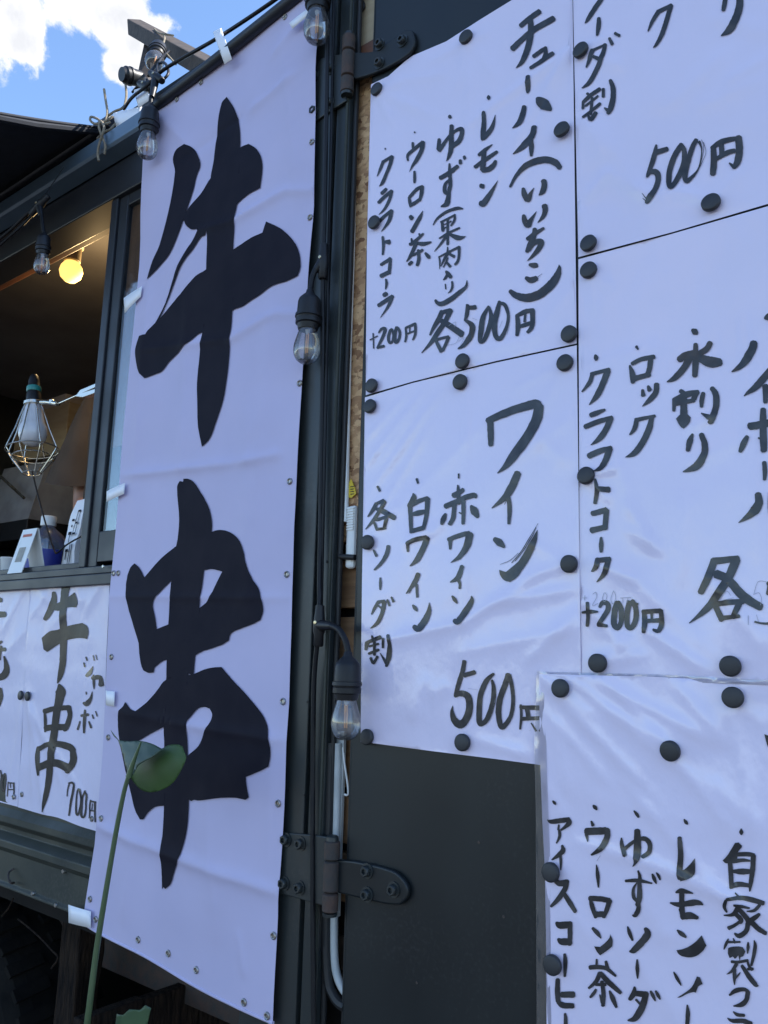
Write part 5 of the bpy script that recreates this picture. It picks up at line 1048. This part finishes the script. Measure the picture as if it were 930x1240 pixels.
for k, (h0, h1, a0, a1) in enumerate(((.30, .42, -2.25, -2.0), (.30, .42, -1.9, -1.75), (.30, .42, -1.7, -1.45), (.14, .26, -2.3, -2.1), (.14, .26, -2.0, -1.8), (.32, .38, -1.3, -1.05))):
    n = 4; vs = []
    for i in range(n + 1):
        a = a0 + (a1 - a0) * i / n
        for hh in (h0, h1): vs.append(b0 + Vector((math.cos(a) * br * 1.022, math.sin(a) * br * 1.022, bh * hh)))
    f.add(vs, [(i * 2, i * 2 + 1, i * 2 + 3, i * 2 + 2) for i in range(n)])
f.build('print', M_white, lb_)

cs = base(24, 682, 0.0); ch = at(22, 639, -.01).z - cz; cs.y = -0.002
cdh = thing('card_stand', 'small white folded card standing on the window sill', 'card stand', cs)
w2 = (at(33, 665, 0) - at(12, 665, 0)).length * .80
def lean(name, y0, y1, m):
    f = MB(); t = 0.002
    f.add([(cs.x - w2 / 2, y0, cz), (cs.x + w2 / 2, y0 , cz), (cs.x + w2 / 2, y1, cz + ch), (cs.x - w2 / 2, y1, cz + ch), (cs.x - w2 / 2, y0 + t, cz), (cs.x + w2 / 2, y0 + t, cz), (cs.x + w2 / 2, y1 + t, cz + ch), (cs.x - w2 / 2, y1 + t, cz + ch)],
          [(0, 1, 2, 3), (7, 6, 5, 4), (0, 4, 5, 1), (1, 5, 6, 2), (2, 6, 7, 3), (3, 7, 4, 0)])
    return f.build(name, m, cdh)
lean('front_panel', -0.012, 0.018, M_white); lean('back_panel', 0.052, 0.0205, M_white)
f = MB(); zf = lambda k: cz + ch * k; yf = lambda k: -0.0128 + 0.030 * k
f.add([(cs.x - w2 * .32, yf(.82), zf(.82)), (cs.x + w2 * .30, yf(.82), zf(.82)), (cs.x + w2 * .30, yf(.88), zf(.88)), (cs.x - w2 * .32, yf(.88), zf(.88))], [(0, 1, 2, 3)]); f.build('red_band', mat('faded_red', (0.45, 0.12, 0.08), rough=0.6), cdh)
f = MB(); f.add([(cs.x - w2 * .25, yf(.25), zf(.25)), (cs.x + w2 * .2, yf(.25), zf(.25)), (cs.x + w2 * .2, yf(.58), zf(.58)), (cs.x - w2 * .25, yf(.58), zf(.58))], [(0, 1, 2, 3)]); f.build('grey_patch', mat('grey_print', (0.36, 0.34, 0.28), (0.25, 0.24, 0.22), rough=0.6, scale=60), cdh)

pk0 = base(97, 668, 0.12); ph = at(97, 606, .12).z - cz
pkt = thing('paper_packet', 'white paper packet with dark brush print standing beside the window post', 'packet', pk0)
pw = (at(107, 640, .12) - at(88, 640, .12)).length * .8
f = MB(); vs = []; nn = 10
for i in range(nn + 1):
    z = i / nn
    for sx, sy in ((-1, -1), (1, -1), (1, 1), (-1, 1)):
        thick = 0.035 * (1 - .75 * z ** 2)
        vs.append(pk0 + Vector((sx * pw / 2 * (1 - .06 * z) + .002 * math.sin(9 * z + sx), sy * thick + .002 * math.sin(14 * z), z * ph + (0.006 * math.sin(sx * 3) if i == nn else 0))))
f.add(vs, [(i * 4 + k, i * 4 + (k + 1) % 4, (i + 1) * 4 + (k + 1) % 4, (i + 1) * 4 + k) for i in range(nn) for k in range(4)] + [(3, 2, 1, 0), (nn * 4, nn * 4 + 1, nn * 4 + 2, nn * 4 + 3)])
f.build('packet_body', M_tape, pkt, bevel=0.002)
f = MB()
def pkq(a, b, c, d): 
    yv = lambda z: pk0.y - 0.035 * (1 - .75 * z ** 2) - 0.004
    f.add([(pk0.x + a * pw, yv(b), pk0.z + b * ph), (pk0.x + c * pw, yv(b), pk0.z + b * ph), (pk0.x + c * pw, yv(d), pk0.z + d * ph), (pk0.x + a * pw, yv(d), pk0.z + d * ph)], [(0, 1, 2, 3)])
for q in ((.12, .52, .16, .84), (.30, .52, .34, .84), (.12, .52, .34, .545), (.12, .82, .34, .845), (.16, .66, .3, .685), (-.15, .70, .02, .73), (-.1, .62, .0, .65), (-.2, .52, .05, .56), (-.08, .42, -.03, .52), (-.18, .30, .04, .335), (-.12, .20, -.05, .30), (-.38, .10, -.30, .40), (-.35, .05, -.1, .09), (.1, .12, .15, .40), (.24, .12, .29, .40)): pkq(*q)
f.build('print', M_bink, pkt)
cup = base(12, 676, 0.10)
ct = thing('paper_cup', 'small white cup behind the folded card on the counter', 'cup', cup)
f = MB(); f.lathe([(.018, 0), (.019, .002), (.025, .062), (.0265, .064), (.0255, .066), (.023, .062), (.017, .004), (0, .004)], cup, (0, 0, 1), 24); f.build('cup_body', M_white, ct, smooth=True)

# fittings further in
def slab(name, a, b, y0, y1, m, par=truck, bev=0.003):
    """box seen between two photo corners on its front plane y0"""
    p = at(*a, y0); q = at(*b, y0); f = MB(); f.box((p.x, y0, p.z), (q.x, y1, q.z)); return f.build(name, m, par, bevel=bev)
M_greyapp = mat('grey_appliance', (0.58, 0.52, 0.48), (0.50, 0.45, 0.42), rough=0.5, scale=5)
oven = thing('oven', 'grey countertop oven with black handle deep inside the truck', 'oven', at(30, 500, 1.1))
slab('oven_body', (-70, 452), (74, 536), 1.1, 1.6, M_greyapp, oven, .006); slab('handle', (-2, 503), (7, 527), 1.075, 1.098, M_sock, oven); slab('vent', (-5, 488), (13, 498), 1.08, 1.098, M_sock, oven); slab('red_knob', (18, 497), (26, 508), 1.085, 1.098, mat('dull_red', (.28, .06, .05), rough=.5), oven)
shf = thing('wall_shelf', 'long pale shelf with a dark underside below the grey oven', 'shelf', at(30, 545, 1.05))
slab('shelf_board', (-80, 538), (78, 546), 1.02, 1.7, M_beige, shf); slab('bracket', (30, 546), (36, 668), 1.06, 1.10, M_sock, shf)
for k, (xa_, xb_, top_, m_, lab) in enumerate(((-60, -25, 560, M_white, 'white lidded storage box on the floor of the shelf, cut off by the photo edge'), (40, 52, 590, M_steel, 'small steel pot hanging in the dark behind the work lamp'), (62, 76, 610, M_beige, 'narrow beige carton in the dark to the right of the bottle'))):
    bx = thing(('storage_box', 'steel_pot', 'carton')[k], lab, ('box', 'pot', 'carton')[k], at((xa_ + xb_) / 2, 640, 1.2))
    q0 = at(xa_, top_, 1.2); q1 = at(xb_, 652, 1.2); f = MB()
    if k == 1:
        r_ = (q1 - q0).length * .22; f.lathe([(r_ * .9, 0), (r_, .01), (r_, .10), (r_ * 1.06, .105), (r_ * .95, .10), (r_ * .9, .01)], (q0.x, 1.3, q1.z), (0, 0, 1), 24); f.build('pot_body', m_, bx, smooth=True)
        f = MB(); f.tube([(q0.x - r_ * 1.3, 1.3, q1.z + .085), (q0.x - r_ * 1.3, 1.3, q1.z + .095), (q0.x - r_ * .95, 1.3, q1.z + .09)], .006, 8); f.build('handle', m_, bx, smooth=True)
    else:
        f.box((q0.x, 1.2, q1.z), (q1.x, 1.45, q0.z)); f.build('box_body', m_, bx, bevel=.008)
        f = MB(); f.box((q0.x - .006, 1.194, q0.z), (q1.x + .006, 1.456, q0.z + .02)); f.build('lid', m_, bx, bevel=.005)
case = thing('display_case', 'slanted glass food case with steel trim at the left of the window', 'display case', at(12, 610, 0.9))
p0 = at(-40, 574, .9); p1 = at(30, 640, .9)
f = MB(); f.add([(p0.x, .9, p1.z), (p1.x, .9, p1.z), (p1.x, .98, p0.z), (p0.x, .98, p0.z + 0.02), (p0.x, 1.3, p1.z), (p1.x, 1.3, p1.z), (p1.x, 1.3, p0.z), (p0.x, 1.3, p0.z)], [(0, 1, 2, 3), (7, 6, 5, 4), (0, 4, 5, 1), (1, 5, 6, 2), (2, 6, 7, 3), (3, 7, 4, 0)]); f.build('case_body', mat('case_grey', (.34, .33, .34), (.22, .21, .22), rough=.3, scale=9), case)
f = MB(); f.tube([at(0, 576, .89), at(29, 603, .89)], .008, 8); f.build('trim', M_wire, case, smooth=True); slab('case_base', (-40, 640), (31, 652), .88, 1.3, M_sock, case)
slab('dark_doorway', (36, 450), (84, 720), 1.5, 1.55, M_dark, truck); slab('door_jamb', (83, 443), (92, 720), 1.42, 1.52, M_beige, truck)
slab('ceiling_batten', (-60, 418), (95, 430), 1.3, 1.38, M_inwall, truck); slab('upper_cabinet', (-60, 340), (42, 410), 1.4, 1.9, M_inwall, truck)
slab('partition', (92, 260), (200, 720), 1.46, 1.5, mat('tan_partition', (.20, .15, .10), (.16, .12, .08), rough=.7, scale=4), truck)

# ------------------------------------------------------------------ the person serving, half hidden by the window post
M_shirt = mat('brown_tshirt', (0.060, 0.044, 0.034), (0.045, 0.033, 0.026), rough=0.85, scale=12, bump=0.35, bscale=16, bdist=0.01, bstretch=(2, 2, .6))
M_skin = mat('skin', (0.42, 0.22, 0.15), (0.36, 0.18, 0.12), rough=0.5, scale=20)
M_hair = mat('black_hair', (0.012, 0.010, 0.009), rough=0.6)
M_trouser = mat('dark_trousers', (0.03, 0.03, 0.036), rough=0.85)
yB = 0.62
shR = at(112, 492, yB - .02); elR = at(103, 612, yB - .04); haR = at(101, 668, yB - .16)
pc = Vector((shR.x + 0.20, yB + 0.02, 1.15))
person = thing('person', 'person in a brown short sleeved shirt standing behind the serving window, one arm showing', 'person', pc)
def skin_body(name, verts, edges, m, par, sub=2):
    off = Vector((0, 0, 0)); q = par
    while q is not None: off += q.location; q = q.parent
    me = bpy.data.meshes.new(name); me.from_pydata([tuple(Vector(v[0]) - off) for v in verts], edges, []); me.materials.append(m)
    o = bpy.data.objects.new(name, me); COL.objects.link(o); o.parent = par
    bm = bmesh.new(); bm.from_mesh(me); lay = bm.verts.layers.skin.verify(); bm.verts.ensure_lookup_table()
    for i, v in enumerate(verts):
        r = v[1]; bm.verts[i][lay].radius = (r, r) if not isinstance(r, tuple) else r
    bm.verts[0][lay].use_root = True
    bm.to_mesh(me); bm.free()
    o.modifiers.new('skin', 'SKIN').use_smooth_shade = True
    s = o.modifiers.new('sub', 'SUBSURF'); s.levels = sub; s.render_levels = sub
    return o
zs = shR.z; H = zs - 1.15
J = lambda x, y, z: (pc.x + x, pc.y + y, 1.15 + H * z)
V = [(J(0, 0, .66), (.15, .105)), (J(0, 0, .80), (.145, .10)), (J(0, 0, .94), (.16, .10)), (J(0, 0, 1.01), (.075, .065)), (J(0, -.01, 1.045), (.060, .060)), (J(0, -.025, 1.085), (.070, .085)), (J(0, -.03, 1.15), (.078, .095)), (J(0, -.02, 1.20), (.055, .07)),
     (J(-.16, 0, .97), .062), (tuple(shR), .058), (tuple(shR.lerp(elR, .5)), .054), (tuple(elR), .046), (tuple(elR.lerp(haR, .55)), .040), (tuple(haR), .028),
     (J(.16, 0, .97), .062), (J(.21, 0, .95), .058), (J(.25, .01, .78), .052), (J(.27, 0, .60), .044), (J(.26, -.08, .46), .026), (J(.255, -.10, .42), .024),
     (J(-.085, 0, .58), .088), (J(-.09, -.01, .32), .06), (J(-.09, .01, .06), .04), (J(-.09, -.10, .025), .034), (J(.085, 0, .58), .088), (J(.09, -.01, .32), .06), (J(.09, .01, .06), .04), (J(.09, -.10, .025), .034)]
E_ = [(0, 1), (1, 2), (2, 3), (3, 4), (4, 5), (5, 6), (6, 7), (2, 8), (8, 9), (9, 10), (10, 11), (11, 12), (12, 13), (2, 14), (14, 15), (15, 16), (16, 17), (17, 18), (18, 19), (0, 20), (20, 21), (21, 22), (22, 23), (0, 24), (24, 25), (25, 26), (26, 27)]
for hand, fore in ((13, elR), (19, Vector(V[18][0]))):                      # five fingers each
    hp = Vector(V[hand][0]); d = (hp - fore).normalized() if hand == 13 else Vector((0, -.5, -.85)).normalized()
    sd = d.cross(Vector((0, 1, 0))).normalized()
    for k, (o_, L) in enumerate(((-.024, .070), (-.008, .080), (.008, .076), (.023, .060))):
        a = len(V); V.append((tuple(hp + d * .05 + sd * o_), .0095)); V.append((tuple(hp + d * (.05 + L * .55) + sd * o_ * 1.1 + Vector((0, -.012, 0))), .0085)); V.append((tuple(hp + d * (.05 + L) + sd * o_ * 1.1 + Vector((0, -.034, .0))), .0075)); E_ += [(hand, a), (a, a + 1), (a + 1, a + 2)]
    a = len(V); V.append((tuple(hp + d * .015 - sd * .034 + Vector((0, -.012, 0))), .010)); V.append((tuple(hp + d * .055 - sd * .046 + Vector((0, -.03, 0))), .0085)); E_ += [(hand, a), (a, a + 1)]
skin_body('body', V, E_, M_skin, person)
# shirt: torso tube and two loose sleeves
f = MB(); ring = [(.54, .195, .135), (.62, .19, .13), (.72, .18, .125), (.82, .178, .122), (.91, .200, .122), (.965, .205, .110), (.99, .16, .10), (1.012, .10, .085), (1.025, .078, .078)]
vs = []; sg = 24
for z, rx, ry in ring:
    for k in range(sg):
        a = 2 * math.pi * k / sg; vs.append(Vector(J(0, 0, z)) + Vector((math.cos(a) * rx, math.sin(a) * ry, 0)))
f.add(vs, [(i * sg + k, i * sg + (k + 1) % sg, (i + 1) * sg + (k + 1) % sg, (i + 1) * sg + k) for i in range(len(ring) - 1) for k in range(sg)]); shirt = f.build('shirt', M_shirt, person, smooth=True)
cuff = at(94, 583, yB - .05); rc = (at(70, 578, yB) - at(119, 588, yB)).length * .40
f = MB(); vs = []; sh_top = at(122, 482, yB - .01); nr, sg = 14, 28
dn = (cuff - sh_top).normalized(); sx_ = dn.cross(Vector((0, 1, 0))).normalized(); sy_ = dn.cross(sx_)
for i in range(nr + 1):
    t = i / nr; c0 = sh_top.lerp(cuff, t); r0_ = .062 + (rc - .062) * t ** .8
    for k in range(sg):
        a = 2 * math.pi * k / sg
        r1_ = r0_ * (1 + .10 * noise.noise((math.cos(a) * 1.6, math.sin(a) * 1.6, t * 2.2)) + .05 * t * math.sin(a * 5 + t * 3))
        vs.append(c0 + sx_ * math.cos(a) * r1_ + sy_ * math.sin(a) * r1_ * .8 + dn * (.010 * math.sin(a * 2 + 1) * t) + dn * .05 * t * max(0, -(sx_ * math.cos(a) + sy_ * math.sin(a)).y))
f.add(vs, [(i * sg + k, i * sg + (k + 1) % sg, (i + 1) * sg + (k + 1) % sg, (i + 1) * sg + k) for i in range(nr) for k in range(sg)])
f.build('sleeve', M_shirt, shirt, smooth=True)
f = MB(); f.tube([Vector(J(.12, 0, .965)), Vector(J(.19, 0, .945)), Vector(J(.235, 0, .87)), Vector(J(.25, 0, .78))], [.066, .078, .084, .090], 20, caps=False); f.build('sleeve', M_shirt, shirt, smooth=True)
f = MB(); zr_ = [(.63, .165, .118), (.55, .17, .12)]
for sx in (-1, 1):
    f.tube([Vector(J(sx * .07, 0, .64)), Vector(J(sx * .088, 0, .56)), Vector(J(sx * .09, -.01, .32)), Vector(J(sx * .09, .01, .05))], [.10, .105, .075, .062], 16)
f.build('trousers', M_trouser, person, smooth=True)
f = MB(); hc = Vector(J(0, -.012, 1.125)); vs = []
for i in range(9):
    th = math.pi * .58 * i / 8
    for k in range(20):
        a = 2 * math.pi * k / 20; front = max(0, -math.sin(a)); t2 = th * (1 - .42 * front)
        vs.append(hc + Vector((math.sin(t2) * math.cos(a) * .092, math.sin(t2) * math.sin(a) * .112, math.cos(t2) * .125 + .01)))
f.add(vs, [(i * 20 + k, i * 20 + (k + 1) % 20, (i + 1) * 20 + (k + 1) % 20, (i + 1) * 20 + k) for i in range(8) for k in range(20)]); f.build('hair', M_hair, person, smooth=True)
M_eye = mat('eye', (.03, .02, .015), rough=.2); M_lip = mat('lips', (.35, .13, .11), rough=.5)
f = MB()
fy = hc.y - .098
for sx in (-1, 1):
    e = MB(); e.lathe([(0, -.008), (.008, -.006), (.011, 0), (.008, .006)], (hc.x + sx * .03, fy, hc.z + .005), (0, 1, 0), 14); e.build('eye', M_eye, person, smooth=True)
    e = MB(); e.lathe([(0, -.006), (.020, -.004), (.028, 0), (.020, .006), (0, .006)], (hc.x + sx * .083, hc.y + .005, hc.z - .01), (1, 0, 0), 14); e.build('ear', M_skin, person, smooth=True)
e = MB(); e.tube([(hc.x, fy + .004, hc.z + .01), (hc.x, fy - .014, hc.z - .028), (hc.x, fy + .004, hc.z - .036)], [.007, .013, .009], 10); e.build('nose', M_skin, person, smooth=True)
e = MB(); e.tube([(hc.x - .024, fy + .012, hc.z - .062), (hc.x, fy - .002, hc.z - .062), (hc.x + .024, fy + .012, hc.z - .062)], [.003, .007, .003], 8); e.build('mouth', M_lip, person, smooth=True)
